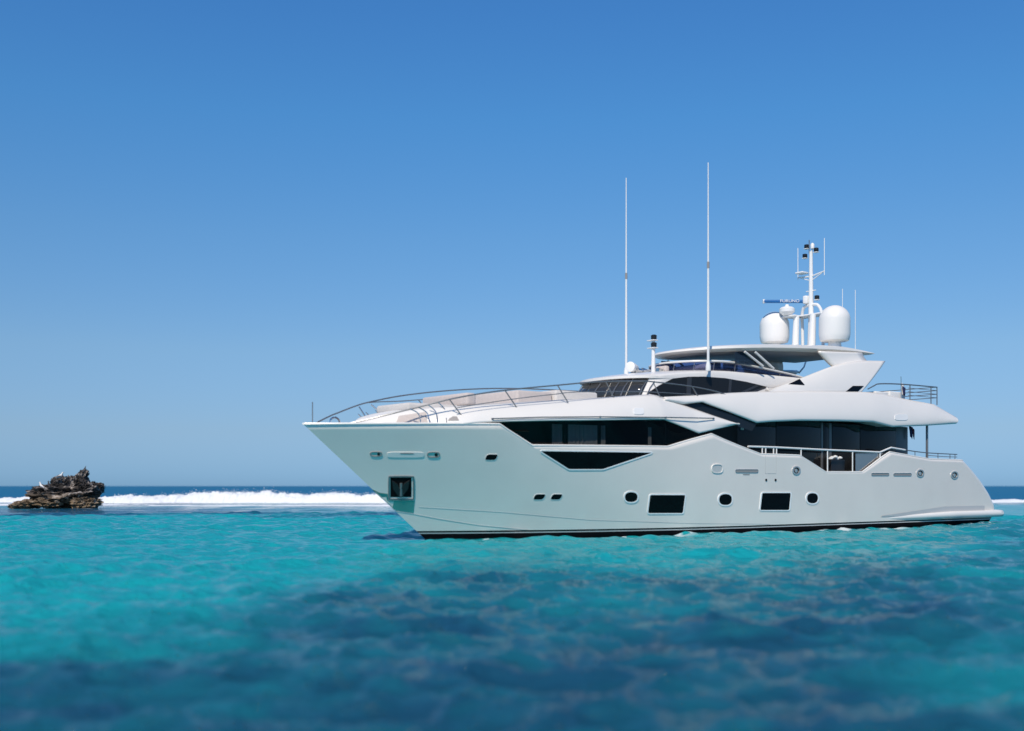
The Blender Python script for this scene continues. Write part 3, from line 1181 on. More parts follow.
cu.body = 'FURUNO'
cu.size = 0.18
cu.align_x, cu.align_y = 'CENTER', 'CENTER'
cu.extrude = 0.002
to = bpy.data.objects.new('text', cu)
C.objects.link(to)
dg = bpy.context.evaluated_depsgraph_get()
tme = bpy.data.meshes.new_from_object(to.evaluated_get(dg))
bpy.data.objects.remove(to)
txt = bpy.data.objects.new('scanner_lettering', tme)
C.objects.link(txt)
tme.materials.clear()
tme.materials.append(WHITEP)
txt.parent = bar
txt.location = bar_c - ay * 0.098 + ax * 0.1 + Vector((0, 0, 0.0))
txt.rotation_euler = (radians(90), 0, -HEAD)
txt.scale = (1.2, 1, 1)

# satellite domes
for px, bot_y, top_y, t in ((774.5, 343.2, 311.8, -1.6), (834.6, 341.6, 305.4, 1.6)):
    s, _, z0 = on_t(px, bot_y, t)
    z1 = on_t(px, top_y, t)[2]
    R_ = 0.665
    hgt = z1 - z0
    prof_ = [(0.3, -0.02), (0.52, 0.0), (0.60, 0.03), (0.635, 0.12), (R_, 0.3), (R_, hgt - R_ * 0.98)]
    for k in range(1, 13):
        a = pi / 2 * k / 12
        prof_.append((max(R_ * cos(a), 0.003), hgt - R_ * 0.98 + R_ * 0.98 * sin(a)))
    dm = MB().lathe(prof_, (s, -t, z0), 48).make('satellite_dome', DOMEM, yacht)
    MB().lathe([(0.38, -0.7), (0.3, -0.25), (0.26, -0.02)], (s, -t, z0), 24).make('dome_pedestal', WHITEP, dm)
# whip aerials
for px, y0, y1, ym, t in ((626.2, 372, 178, 276, -2.0), (708.2, 367, 163, 265, 2.3)):
    a, b, c = on_t(px, y0, t), on_t(px + (1.6 if t > 0 else 0.4), y1, t), on_t(px, ym, t)
    b = (a[0], a[1], b[2])
    wh = MB().tube([(a[0], -t, a[2]), (a[0], -t, c[2])], [0.05, 0.038], 8).tube([(a[0], -t, c[2]), (a[0], -t, b[2])], [0.032, 0.018], 8).make('whip_aerial', WHITEP, yacht)
    MB().lathe([(0.10, -.05), (0.10, .12), (0.06, .3)], (a[0], -t, a[2] - 0.1), 12).make('aerial_base', WHITEP, wh)
    MB().tube([(a[0], -t, c[2] - .12), (a[0], -t, c[2] + .12)], 0.05, 8).make('aerial_ferrule', GREYV, wh)
for px, y0, y1, t in ((842.5, 306, 289, 1.4), (855.3, 347, 290, 1.9)):
    a, b = on_t(px, y0, t), on_t(px, y1, t)
    MB().tube([(a[0], -t, a[2] - (1.6 if px < 850 else .1)), (a[0], -t, b[2])], 0.014, 6).make('thin_aerial', WHITEP, yacht)
# forward signal mast with two lights and searchlight
s0, _, z0 = on_t(653.3, 372, 0)
sm = MB().tube([(s0, 0, z0 - .2), (s0, 0, z0 + 1.4)], [0.09, 0.06], 10).make('signal_mast', WHITEP, yacht)
for dz in (0.98, 1.28):
    nl = MB().lathe([(0.05, 0), (.11, .01), (.12, .16), (.06, .19)], (s0, -0.03, z0 + dz), 14).make('navigation_light', BLACK, sm)
    MB().box((s0 - .12, -.16, z0 + dz - .05), (s0 + .12, .24, z0 + dz - .015), .01).make('light_bracket', WHITEP, nl)
ss0, _, zz0 = on_t(633, 368, 0)
ang = Vector((-0.86, -0.35, 0.08)).normalized()
cen = Vector((ss0, 0, zz0))
sl = MB().tube([cen + ang * .30, cen + ang * .29, cen + ang * .1, cen - ang * .18, cen - ang * .36, cen - ang * .44], [.17, .2, .2, .17, .1, .02], 18).make('searchlight', WHITEP, yacht)
MB().tube([cen + ang * .27, cen + ang * .295], .165, 18).make('searchlight_lens', simple('lens_dark', (0.05, 0.05, 0.07), 0.05), sl)
MB().lathe([(.14, -.34), (.12, -.28), (.07, -.1)], tuple(cen), 14).make('searchlight_base', WHITEP, sl)
for px in (641, 646, 661):
    p = on_t(px, 370.6, 0.3)
    MB().tube([(p[0] - .2, -.3, p[2]), (p[0], -.3, p[2]), (p[0] + .25, -.3, p[2] + .02)], [.1, .07, .03], 10).make('air_horn', STEEL, yacht)

# ------------------------------------------------------------------ rails
def rail(name, pts, r, mat=STEELD, sub=6, parent=None, own=None):
    """the rail on both sides, one object each; own gives the starboard run its own points (t negative)"""
    par = parent or (yacht, yacht)
    port = MB().tube([L(p) for p in catmull(pts, sub)], r, 8).make(name, mat, par[0])
    mir = [L(p) for p in catmull(own, sub)] if own else [(p[0], p[1], p[2]) for p in catmull(pts, sub)]
    star = MB().tube(mir, r, 8).make(name, mat, par[1])
    return port, star


def side_of(sd):
    return 0 if sd == 1 else 1


top_px = [(348, 423.5, .6), (368, 419.3, .95), (390, 414, 1.3), (420, 406.6, 1.7), (450, 399.2, 2.1), (480, 393.7, 2.4), (510, 389.7, 2.6), (560, 385, 2.8), (600, 381.6, 2.88), (640, 381, 2.92), (655, 382, 2.93), (690, 386.2, 2.97), (715, 391.2, 3.0), (728, 395.6, 3.02)]
star_px = [(317, 422.5, -.6), (330, 416, -.8), (340, 412, -1.0), (354, 406.6, -1.25), (368, 402.4, -1.5), (400, 396, -1.9), (440, 391.3, -2.25), (480, 388.8, -2.5), (515, 388.5, -2.6), (545, 389.5, -2.7), (600, 392.5, -2.85)]
bow_rail = rail('bow_rail', [on_t(*p) for p in top_px], 0.024, own=[on_t(*p) for p in star_px])
mid_px = [(455, 408.3, 2.2), (480, 404, 2.4), (520, 398.2, 2.62), (555, 394.2, 2.78), (578, 392, 2.84), (640, 391.6, 2.92), (694, 394.6, 2.97)]
rail('rail_wire', [on_t(*p) for p in mid_px], 0.014, STEELD, parent=bow_rail)
for (xa, ya, ta, xb, yb, tb) in ((449.5, 399.5, 2.1, 462, 414.5, 2.15), (505, 390.5, 2.57, 517, 406.5, 2.5), (557.5, 385.3, 2.8, 568, 401, 2.75), (606, 381.6, 2.9, 614, 396.5, 2.8), (653, 382, 2.93, 660.5, 396.2, 2.93), (692, 386.5, 2.97, 701, 400, 3.05)):
    a, b = on_t(xa, ya, ta), on_t(xb, yb, tb)
    for sd in (1, -1):
        MB().tube([(a[0], -sd * a[1], a[2]), (b[0], -sd * b[1], b[2] - .05)], 0.02, 8).make('stanchion', STEELD, bow_rail[side_of(sd)])
# curved stanchions at the bow, rising from the deck edge to the rail
for xb, xt, yt in ((421, 410, 408.8), (430, 418, 407), (437.5, 428, 404.8), (446.5, 438, 402.2)):
    tb_ = 1.98
    b = on_hull(xb, 424.2, -0.10)
    t_ = on_t(xt, yt, 1.62)
    mid = on_t((xb + xt) / 2 + 3.0, (423 + yt) / 2 - 2, 1.75)
    for sd in (1, -1):
        MB().tube([(p[0], -sd * p[1], p[2]) for p in catmull([t_, mid, b], 5)], 0.017, 8).make('curved_stanchion', STEEL, bow_rail[side_of(sd)])
for sb_, tt_ in ((-2.55, -1.05), (-1.75, -1.4)):
    pass
for (xa, ya, xb, yb) in ((359, 406.6, 366, 417.5), (371, 404.5, 380, 412)):
    a, b = on_t(xa, ya, -1.35), on_t(xb, yb, -1.25)
    MB().tube([L(a), L(b)], 0.022, 8).make('stanchion', STEEL, bow_rail[1])
st2 = [on_t(x, y, t) for x, y, t in ((369, 402.6, -1.5), (380, 401.8, -1.6), (400, 401.2, -1.75), (425, 399.4, -2.0), (450, 398.4, -2.2))]
MB().tube([L(p) for p in catmull(st2, 5)], 0.018, 8).make('rail_wire', STEELD, bow_rail[1])
# jackstaff, mooring cleats
j0, j1 = on_t(312.5, 424, 0.0), on_t(312.5, 402, 0.0)
MB().tube([L(j0), L(j1)], 0.016, 6).make('jackstaff', STEELD, yacht)
cl = [on_t(x, y, -0.3) for x, y in ((330, 423.5), (331, 419), (335, 417.4), (338.5, 419.4), (340, 423.5))]
MB().tube([L(p) for p in catmull(cl, 4)], 0.03, 8).make('bow_roller_hoop', STEEL, yacht)

# foredeck seating
sf = MB()
sf.box((0.75, -1.35, 4.45), (1.15, 1.35, 4.86), .08)
sf.make('sunpad_backrest', CUSH_P, yacht)
MB().box((-1.3, -1.0, 4.2), (0.7, 1.0, 4.46), .08).make('foredeck_sunpad', CUSH, yacht)
MB().box((2.75, -1.5, 4.5), (4.3, 1.5, 5.04), .08).make('foredeck_sofa', CUSH_P, yacht)
MB().box((4.34, -1.65, 4.5), (6.3, 1.65, 5.12), .08).make('foredeck_sofa_back', CUSH, yacht)
# upholstered recess panels in the coaming side near the bow
for (x0, x1, y0, y1) in ((396, 426, 414.2, 423.0),):
    q = [(x0 + 3, y0 + 2), (x1, y0 - 2.0), (x1 + 1.5, y1), (x0, y1)]
    patch('coaming_cushion', q, hb_bvh, CUSH_P, 0.02, 0.05, step=4)
patch('coaming_locker', [(449, 419), (453, 416.4), (457, 416.8), (459, 420.6), (448, 420.6)], hb_bvh, GREYV, 0.015, 0.03, step=3)

# side deck rail aft (main deck), white top rail with posts
rp = [(748, 446.5), (777, 447.4), (820, 449.6), (862, 451.4), (880, 452.2), (887, 449.2), (891, 447.6), (905, 450)]
pts = [on_t(x, y, 3.42) for x, y in rp]
side_rail = [MB().tube([(p[0], -sd * p[1], p[2]) for p in linear(pts, 3)], 0.038, 8).make('side_deck_rail', WHITEP, yacht) for sd in (1, -1)]
for x, y0, y1 in ((762.2, 447, 454.4), (765.6, 447, 454.4), (773.5, 447.2, 454.6), (776.5, 447.4, 454.6), (801, 448.6, 455.6), (827.5, 449.8, 472), (852.5, 451, 472), (880, 452.2, 459)):
    a, b = on_t(x, y0, 3.42), on_t(x, y1 + .5, 3.42)
    for sd in (1, -1):
        MB().tube([(a[0], -sd * a[1], a[2]), (a[0], -sd * a[1], b[2])], 0.026, 8).make('rail_post', WHITEP, side_rail[side_of(sd)])
gp = [on_t(855.5, 453.5, 3.38), on_t(888, 453, 3.38), on_t(861, 472, 3.38), on_t(855.5, 472, 3.38)]
for sd in (1, -1):
    o = build('glass_screen', [(p[0], -sd * p[1], p[2]) for p in gp], [(0, 1, 2, 3)], see_through('screen_glass', (0.5, 0.5, 0.5), .5, body=.25, bodycol=(.3, .3, .3)), yacht, smooth=False)
# stern rail
sp = [on_t(x, y, 3.2) for x, y in ((905, 450), (925, 452.6), (945, 453.8), (957, 454.4))]
stern = rail('stern_rail', [(p[0], p[1], p[2]) for p in sp], 0.022)
for x, y0, y1 in ((915, 451.4, 456), (938, 453.4, 459.5), (950, 454, 460.5), (955, 454.4, 460.5)):
    a, b = on_t(x, y0, 3.2), on_t(x, y1, 3.2)
    for sd in (1, -1):
        MB().tube([(a[0], -sd * a[1], a[2]), (a[0], -sd * a[1], b[2])], 0.018, 6).make('rail_post', STEELD, stern[side_of(sd)])
pl = on_t(927, 440, 3.0)
for sd in (1, -1):
    MB().tube([(pl[0], -sd * 3.0, 1.8), (pl[0], -sd * 3.0, 4.75)], 0.055, 10).make('overhang_post', STEELD, yacht)
sp2 = [on_t(x, y, 3.2) for x, y in ((928, 455.4), (945, 456.6), (957, 457.0))]
rail('rail_wire', sp2, 0.014, parent=stern)
# bollard and coiled gear in the side deck opening
g0 = on_t(835, 458, 3.0)
gm = MB()
for k in range(5):
    gm.lathe([(.02, -.06), (.1, -.02), (.1, .03), (.02, .07)], (g0[0] - .3 + k * .16, -3.0 + .05 * (k % 2), g0[2] + .04 * (k % 3) - .03), 10)
gm = gm.make('deck_gear', WHITEP, yacht)
MB().box((g0[0] - .4, -3.12, 1.79), (g0[0] + .5, -2.82, g0[2] - .06), .02).make('gear_locker', BLACK, gm)

# upper aft deck: rail, boxes, ensign
ur = [on_t(x, y, 2.95) for x, y in ((868, 389), (874, 385.8), (880, 383.8), (903, 384.3), (937, 387.2))]
upper = rail('upper_deck_rail', ur, 0.028)
for dy in (3.4, 7.0, 10.6):
    wr = [on_t(x, y, 2.95) for x, y in ((908, 384.6 + dy), (937, 387.2 + dy))]
    rail('rail_wire', wr, 0.012, parent=upper, sub=2)
for x, y0, y1 in ((910, 385, 400), (931, 386.8, 404.5), (937, 387.2, 405)):
    a, b = on_t(x, y0, 2.95), on_t(x, y1, 2.95)
    for sd in (1, -1):
        MB().tube([(a[0], -sd * a[1], a[2]), (a[0], -sd * a[1], b[2])], 0.024, 8).make('rail_post', STEELD, upper[side_of(sd)])
back = [on_t(937, 387.2 + d, 2.95) for d in (0, 3.4, 7, 10.6)]
for p in back:
    MB().tube([(p[0], -p[1], p[2]), (p[0], p[1], p[2])], .018, 6).make('aft_cross_rail', STEELD, upper[0])
for x0, x1 in ((876, 888.5), (890, 905.5)):
    a, b = on_t(x0, 391.5, 2.5), on_t(x1, 391.5, 2.5)
    MB().box((a[0], -2.5, 5.0), (b[0], -1.5, a[2] + .02), .05).make('deck_locker', WHITEP, yacht)
# staff with furled ensign and the ensign under the overhang
e0 = on_t(901.6, 396, 2.6)
e1 = on_t(901, 376.5, 2.6)
es = MB().tube([(e0[0], -2.6, e0[2] - .3), (e1[0], -2.6, e1[2])], .02, 6).make('ensign_staff', STEEL, yacht)


def cloth(name, top, hgt, wid, mat, parent, seed, dirv=(1, 0)):
    vs, fs = [], []
    n1, n2 = 6, 10
    for j in range(n2 + 1):
        for i in range(n1 + 1):
            u, v = i / n1, j / n2
            wv = 0.02 * sin(5 * u + 2 * v + seed) + 0.01 * sin(6 * v + seed)
            vs.append((top[0] + dirv[0] * u * wid * (1 - .3 * v) + .05 * v * v, top[1] + wv + dirv[1] * u * wid, top[2] - v * hgt - .1 * u))
    for j in range(n2):
        for i in range(n1):
            a = j * (n1 + 1) + i
            fs.append((a, a + 1, a + n1 + 2, a + n1 + 1))
    o_ = build(name, vs, fs, mat, parent)
    solidify(o_, .006, 0)
    return o_


cloth('flag', (e1[0] + .02, -2.6, e1[2] - .25), .55, .22, FLAGW, es, 0.4)
cloth('flag_blue_panel', (e1[0] + .05, -2.66, e1[2] - .42), .4, .22, FLAGB, es, 0.9)
p = on_t(909.5, 425.5, 2.9)
f0 = cloth('hanging_ensign', (p[0], -2.9, p[2]), .5, .30, FLAGB, yacht, 1.3)
cloth('ensign_red_panel', (p[0] + .17, -2.94, p[2] - .10), .42, .2, FLAGR, f0, 2.0)

# ------------------------------------------------------------------ sea
N_W = 84
lam = np.exp(nrng.uniform(np.log(0.28), np.log(9.0), N_W))
ang_w = nrng.normal(radians(-78), radians(38), N_W)
amp = 0.0085 * lam ** 0.8 * nrng.uniform(0.5, 1.3, N_W)
amp *= np.where(lam > 3, 0.3, 1.0) * np.where(lam < 1.2, 1.25, 1.0)
ph_w = nrng.uniform(0, 2 * pi, N_W)


def wave(x, y, cell):
    z = np.zeros_like(x)
    dx = np.zeros_like(x)
    dy = np.zeros_like(x)
    for k in range(N_W):
        kk = 2 * pi / lam[k]
        cx, cy = cos(ang_w[k]), sin(ang_w[k])
        fade = np.clip((lam[k] / np.maximum(cell, 1e-3) - 2.2) / 2.5, 0, 1)
        if fade.max() <= 0:
            continue
        phs = kk * (cx * x + cy * y) + ph_w[k]
        a = amp[k] * fade
        z += a * np.cos(phs)
        dx -= 0.8 * a * cx * np.sin(phs)
        dy -= 0.8 * a * cy * np.sin(phs)
    return z, dx, dy


def fbm2(x, y, seed, octs=4):
    r_ = np.random.default_rng(seed)
    tot = np.zeros_like(x)
    a = 1.0
    f = 1.0
    for _ in range(octs):
        for _ in range(5):
            th = r_.uniform(0, 2 * pi)
            ph_ = r_.uniform(0, 2 * pi)
            kx, ky = f * cos(th), f * sin(th)
            tot += a * 0.45 * np.sin(kx * x + ky * y + ph_ + 1.3 * np.sin(0.7 * (ky * x - kx * y) + ph_ * 2))
        a *= 0.55
        f *= 1.9
    return tot


rad = [0.6, 1.2, 2.0]
r = 2.8
while r < 75:
    rad.append(r)
    r += min(0.17, 0.035 + 0.004 * r)
while r < 40000:
    rad.append(r)
    r *= 1.012 if r < 400 else 1.06
rad = np.array(rad)
fine = np.radians(np.arange(-30, 30.01, 0.1))
mid_a = np.radians(np.arange(30.25, 65, 0.25))
coarse = np.radians(np.arange(66, 294.1, 3.0))
angs = np.concatenate([fine, mid_a, coarse, 2 * pi - mid_a[::-1]])
NA = len(angs)
RR, AA = np.meshgrid(rad, angs, indexing='ij')
X0 = (RR * np.sin(AA)).ravel()
Y0 = (RR * np.cos(AA)).ravel()
dr = np.gradient(rad)
cell_r = np.repeat(dr, NA)
AW = np.minimum(AA, 2 * pi - AA)
AW = np.where(AA < 0, -AA, AW)
da = np.where(AW < radians(30.1), radians(0.1), np.where(AW < radians(65.5), radians(0.25), radians(3.0))).ravel()
cell = np.maximum(cell_r, RR.ravel() * da)
Zw, DX, DY = wave(X0, Y0, cell)
far = np.clip((RR.ravel() - 300) / 600, 0, 1)
Zw *= (1 - far)
X, Y = X0 + DX * (1 - far), Y0 + DY * (1 - far)
nv = len(X)
idx = np.arange(nv).reshape(len(rad), NA)
a_ = idx[:-1, :]
b_ = idx[1:, :]
quads = np.stack([a_, np.roll(a_, -1, 1), np.roll(b_, -1, 1), b_], -1).reshape(-1, 4)
sea_me = bpy.data.meshes.new('sea')
ctr = nv
nq = len(quads)
sea_me.vertices.add(nv)
sea_me.vertices.foreach_set('co', np.stack([X, Y, Zw], 1).astype(np.float32).ravel())
sea_me.loops.add(nq * 4)
sea_me.polygons.add(nq)
sea_me.polygons.foreach_set('loop_start', np.arange(0, nq * 4, 4))
sea_me.polygons.foreach_set('loop_total', np.full(nq, 4))
sea_me.loops.foreach_set('vertex_index', quads[:, ::-1].astype(np.int32).ravel())
sea_me.update()
sea_me.validate()
sea_me.shade_smooth()


def sstep(a, b, x):
    u = np.clip((x - a) / (b - a), 0, 1)
    return u * u * (3 - 2 * u)


# sea bed under the water: pale sand and dark weed beds, by place
n1 = fbm2(X0 * 0.16, Y0 * 0.11, 3, 4)
n2 = fbm2(X0 * 0.7, Y0 * 0.55, 5, 3)
bound = np.interp(X0, [-9, -6, -4, -2.8, 1.1, 5.5, 10, 20, 30], [5.0, 6.5, 10, 15.5, 24, 29, 34, 46, 50])
n3 = fbm2(X0 * 1.9, Y0 * 1.5, 15, 3)
near = (bound - Y0) / (0.45 * bound + 2.3) + 0.50 * n1 + 0.32 * n2 + 0.12 * n3
near += 0.55 * (1 - sstep(5.5, 16.0, Y0))
weed = sstep(-1.3, 1.55, near)
weed *= 1 - 0.5 * np.exp(-((X0 - 4.9) / 1.5) ** 2 - ((Y0 - 9.8) / 2.2) ** 2)
# reef belt in front of the surf
reef = sstep(60, 70, Y0 + 5 * n1 + 2 * n2) * (0.80 + 0.3 * np.tanh(1.6 * n1))
weed = np.maximum(weed * 0.95, np.clip(reef, 0, 1))
deep = sstep(126, 150, Y0 + 4 * n1)
# shallows behind the stern
behind = sstep(60, 70, Y0) * (1 - sstep(100, 112, Y0)) * sstep(24, 34, X0)
weed = weed * (1 - 0.85 * behind)
weed = np.clip(weed, 0, 1)
# foam along the waterline of the hull
relx = (X0 - P0[0]) * A[0] + (Y0 - P0[1]) * A[1]
relt = (X0 - P0[0]) * PV[0] + (Y0 - P0[1]) * PV[1]
s_tab = np.linspace(0, 30.4, 200)
b_tab = np.array([half_breadth(s, 0.0) for s in s_tab])
bb_ = np.interp(relx, s_tab, b_tab, left=-9, right=-9)
dist = np.abs(np.abs(relt) - bb_ - 0.12)
foam = np.clip(1.3 - dist / 0.55, 0, 1) * sstep(0.15, 0.7, fbm2(X0 * 5.0, Y0 * 3.5, 9, 4) + 0.25 * sstep(8, 20, relx) - .3)
foam = 0.75 * np.where((relx > 1) & (relx < 30), foam, 0)
wash = np.clip(1 - np.abs(Y0 - 86.2 - 0.5 * n2) / 1.3, 0, 1) * sstep(-42.5, -40.5, X0) * (1 - sstep(-33.5, -31.5, X0))
foam = np.clip(foam + 0.8 * wash * sstep(-0.3, 0.8, fbm2(X0 * 3.0, Y0 * 1.5, 41, 3)), 0, 1)
surf_sheet = sstep(117, 119, Y0 + 1.2 * n2) * (1 - sstep(124, 130, Y0)) * (0.55 + 0.5 * np.tanh(2 * n2)) * (1 - sstep(20, 60, X0))
foam = np.clip(foam + 0.8 * surf_sheet, 0, 1)
for nm, arr in (('weed', weed), ('deep', deep), ('foam', foam)):
    at = sea_me.attributes.new(nm, 'FLOAT', 'POINT')
    at.data.foreach_set('value', arr.astype(np.float32))
sea = bpy.data.objects.new('sea', sea_me)
sea.location.z = -0.03
C.objects.link(sea)
tag(sea, kind='structure')


def sea_material():
    m, n, l, b = new_mat('sea_water')

    def attr(nm):
        a = n.new('ShaderNodeAttribute')
        a.attribute_name = nm
        return a.outputs['Fac']

    geo = n.new('ShaderNodeNewGeometry')

    def mix(f, c1, c2):
        x = n.new('ShaderNodeMix')
        x.data_type = 'RGBA'
        if isinstance(f, float):
            x.inputs[0].default_value = f
        else:
            l.new(f, x.inputs[0])
        for i, c in ((6, c1), (7, c2)):
            if isinstance(c, tuple):
                x.inputs[i].default_value = (*c, 1)
            else:
                l.new(c, x.inputs[i])
        return x.outputs[2]

    # small-scale mottling of the bed
    mp = n.new('ShaderNodeMapping')
    mp.inputs['Scale'].default_value = (0.8, 1.5, 1)
    l.new(geo.outputs['Position'], mp.inputs['Vector'])
    nz = n.new('ShaderNodeTexNoise')
    nz.inputs['Scale'].default_value = 1.0
    nz.inputs['Detail'].default_value = 6
    nz.inputs['Distortion'].default_value = 0.4
    l.new(mp.outputs[0], nz.inputs['Vector'])
    ma = n.new('ShaderNodeMath')
    ma.operation = 'MULTIPLY_ADD'
    l.new(nz.outputs['Fac'], ma.inputs[0])
    ma.inputs[1].default_value = 0.7
    ma.inputs[2].default_value = -0.35
    ad = n.new('ShaderNodeMath')
    ad.operation = 'ADD'
    ad.use_clamp = True
    l.new(attr('weed'), ad.inputs[0])
    l.new(ma.outputs[0], ad.inputs[1])
    c = mix(ad.outputs[0], SAND, WEED)
    c = mix(attr('deep'), c, DEEP)
    c = mix(attr('foam'), c, (0.75, 0.78, 0.8))
    l.new(c, b.inputs['Base Color'])
    sr = n.new('ShaderNodeMapRange')          # steep far seas seen edge-on mirror less sky
    l.new(attr('deep'), sr.inputs['Value'])
    sr.inputs['To Min'].default_value = 0.26
    sr.inputs['To Max'].default_value = 0.008
    l.new(sr.outputs[0], b.inputs['Specular IOR Level'])
    b.inputs['IOR'].default_value = 1.333
    rg = n.new('ShaderNodeMapRange')
    l.new(attr('foam'), rg.inputs['Value'])
    rg.inputs['To Min'].default_value = 0.06
    rg.inputs['To Max'].default_value = 0.8
    l.new(rg.outputs[0], b.inputs['Roughness'])
    # ripples too fine for the mesh
    m2 = n.new('ShaderNodeMapping')
    m2.inputs['Scale'].default_value = (1.0, 1.5, 1)
    l.new(geo.outputs['Position'], m2.inputs['Vector'])
    nr1 = n.new('ShaderNodeTexNoise')
    nr1.inputs['Scale'].default_value = 3.4
    nr1.inputs['Detail'].default_value = 8
    nr1.inputs['Roughness'].default_value = 0.6
    nr1.inputs['Distortion'].default_value = 0.3
    l.new(m2.outputs[0], nr1.inputs['Vector'])
    bp = n.new('ShaderNodeBump')
    bp.inputs['Strength'].default_value = 1.0
    bp.inputs['Distance'].default_value = 0.12
    l.new(nr1.outputs['Fac'], bp.inputs['Height'])
    l.new(bp.outputs[0], b.inputs['Normal'])
    # steep distant seas, seen edge-on, show mostly their own blue
    df = n.new('ShaderNodeBsdfDiffuse')
    l.new(c, df.inputs['Color'])
    ms = n.new('ShaderNodeMixShader')
    mr2 = n.new('ShaderNodeMapRange')
    l.new(attr('deep'), mr2.inputs['Value'])
    mr2.inputs['To Max'].default_value = 0.85
    l.new(mr2.outputs[0], ms.inputs[0])
    l.new(b.outputs[0], ms.inputs[1])
    l.new(df.outputs[0], ms.inputs[2])
    l.new(ms.outputs[0], n['Material Output'].inputs['Surface'])
    return m


SAND = (0.008, 0.315, 0.355)
WEED = (0.009, 0.070, 0.130)
DEEP = (0.010, 0.135, 0.275)
sea_me.materials.append(sea_material())

# ------------------------------------------------------------------ surf
FOAM = simple('foam_white', (0.77, 0.80, 0.83), 0.9, spec=0.1)


def breaker(name, x0, x1, ybase, hfun, seed, depth=5.0, spray=0):
    nx = int((x1 - x0) / 0.12)
    xs_ = np.linspace(x0, x1, nx)
    ny = 22
    vs, fs = [], []
    yb = ybase + 1.6 * fbm2(xs_ * 0.12, xs_ * 0, seed, 3)
    hh = np.array([hfun(x) for x in xs_]) * (0.85 + 0.34 * fbm2(xs_ * 0.22, xs_ * 0 + 3, seed + 1, 5)).clip(0.22, 1.9)
    for i, x in enumerate(xs_):
        for j in range(ny + 1):
            u = j / ny
            prof_ = (1 - (1 - min(1, u / 0.45)) ** 2) if u < 0.45 else (1 - ((u - .45) / .55) ** 1.5)
            z = hh[i] * prof_
            y = yb[i] + depth * u
            k = mnoise.fractal(Vector((x * 1.1, y * 1.1, z * 2)), 0.7, 2.3, 5)
            k2 = mnoise.noise(Vector((x * 7, y * 7, z * 7 + 9)))
            s_ = min(1, hh[i] * 1.2)
            vs.append((x + .08 * k * s_, y - .2 * k2 * s_, max(-0.1, z + (0.16 * k + 0.13 * k2) * s_ * (0.3 + prof_) - 0.08)))
    for i in range(nx - 1):
        for j in range(ny):
            a = i * (ny + 1) + j
            fs.append((a, a + ny + 1, a + ny + 2, a + 1))
    if spray:                                # flung droplets above the crest
        r_ = random.Random(seed)
        for _ in range(spray):
            i = r_.randrange(nx)
            if hh[i] < 0.75 or r_.random() > (hh[i] / 1.6) ** 2:
                continue
            c = Vector((xs_[i] + r_.gauss(0, .4), yb[i] + depth * .45 + r_.gauss(0, .5), hh[i] * r_.uniform(.75, 1.0) + min(r_.expovariate(11), .4) * hh[i]))
            q = r_.uniform(.012, .04)
            k0 = len(vs)
            vs += [c + Vector(d) * q for d in ((1, 0, 0), (-1, 0, 0), (0, 1, 0), (0, -1, 0), (0, 0, 1), (0, 0, -1))]
            fs += [tuple(k0 + j for j in f) for f in ((0, 2, 4), (2, 1, 4), (1, 3, 4), (3, 0, 4), (2, 0, 5), (1, 2, 5), (3, 1, 5), (0, 3, 5))]
    o_ = build(name, vs, fs, FOAM, angle=180)
    return tag(o_, kind='stuff')


def h_main(x):
    return float(np.interp(x, [-75, -52, -46, -36, -30, -18, -8, 0, 12, 30, 44, 70], [.6, .65, .65, 1.0, 1.3, 1.1, .9, .7, .55, .45, .35, .3]))


breaker('breaking_surf', -75, 70, 117, h_main, 21, spray=24000)
breaker('surf_front_foam', -70, 5, 100.0, lambda x: 0.14, 33, 2.6)

# ------------------------------------------------------------------ reef rock
def rock_material():
    m, n, l, b = new_mat('weathered_reef_rock')
    tc = n.new('ShaderNodeNewGeometry')
    nz = n.new('ShaderNodeTexNoise')
    nz.inputs['Scale'].default_value = 1.6
    nz.inputs['Detail'].default_value = 8
    nz.inputs['Roughness'].default_value = 0.7
    l.new(tc.outputs['Position'], nz.inputs['Vector'])
    rp_ = n.new('ShaderNodeValToRGB')
    e = rp_.color_ramp.elements
    e[0].position, e[0].color = 0.38, (0.018, 0.016, 0.015, 1)
    e[1].position, e[1].color = 0.64, (0.50, 0.45, 0.41, 1)
    x = e.new(0.52)
    x.color = (0.07, 0.058, 0.05, 1)
    l.new(nz.outputs['Fac'], rp_.inputs[0])
    # tan band of bare limestone low down on the weather side
    sp_ = n.new('ShaderNodeSeparateXYZ')
    l.new(tc.outputs['Position'], sp_.inputs[0])
    mr = n.new('ShaderNodeMapRange')
    mr.inputs['From Min'].default_value = 1.3
    mr.inputs['From Max'].default_value = 0.4
    l.new(sp_.outputs['Z'], mr.inputs['Value'])
    mu = n.new('ShaderNodeMath')
    mu.operation = 'MULTIPLY'
    l.new(mr.outputs[0], mu.inputs[0])
    l.new(nz.outputs['Fac'], mu.inputs[1])
    mx = n.new('ShaderNodeMix')
    mx.data_type = 'RGBA'
    l.new(mu.outputs[0], mx.inputs[0])
    l.new(rp_.outputs[0], mx.inputs[6])
    mx.inputs[7].default_value = (0.34, 0.24, 0.13, 1)
    l.new(mx.outputs[2], b.inputs['Base Color'])
    b.inputs['Roughness'].default_value = 0.9
    bp = n.new('ShaderNodeBump')
    bp.inputs['Strength'].default_value = 0.8
    bp.inputs['Distance'].default_value = 0.15
    l.new(nz.outputs['Fac'], bp.inputs['Height'])
    l.new(bp.outputs[0], b.inputs['Normal'])
    return m


ROCKM = rock_material()
RD = 89.0


def rock_pt(px, py, dy=0.0):
    d = RD + dy
    return Vector(((px - 512) / FPX * d, d, EYE + (HORIZON - py) / FPX * d))


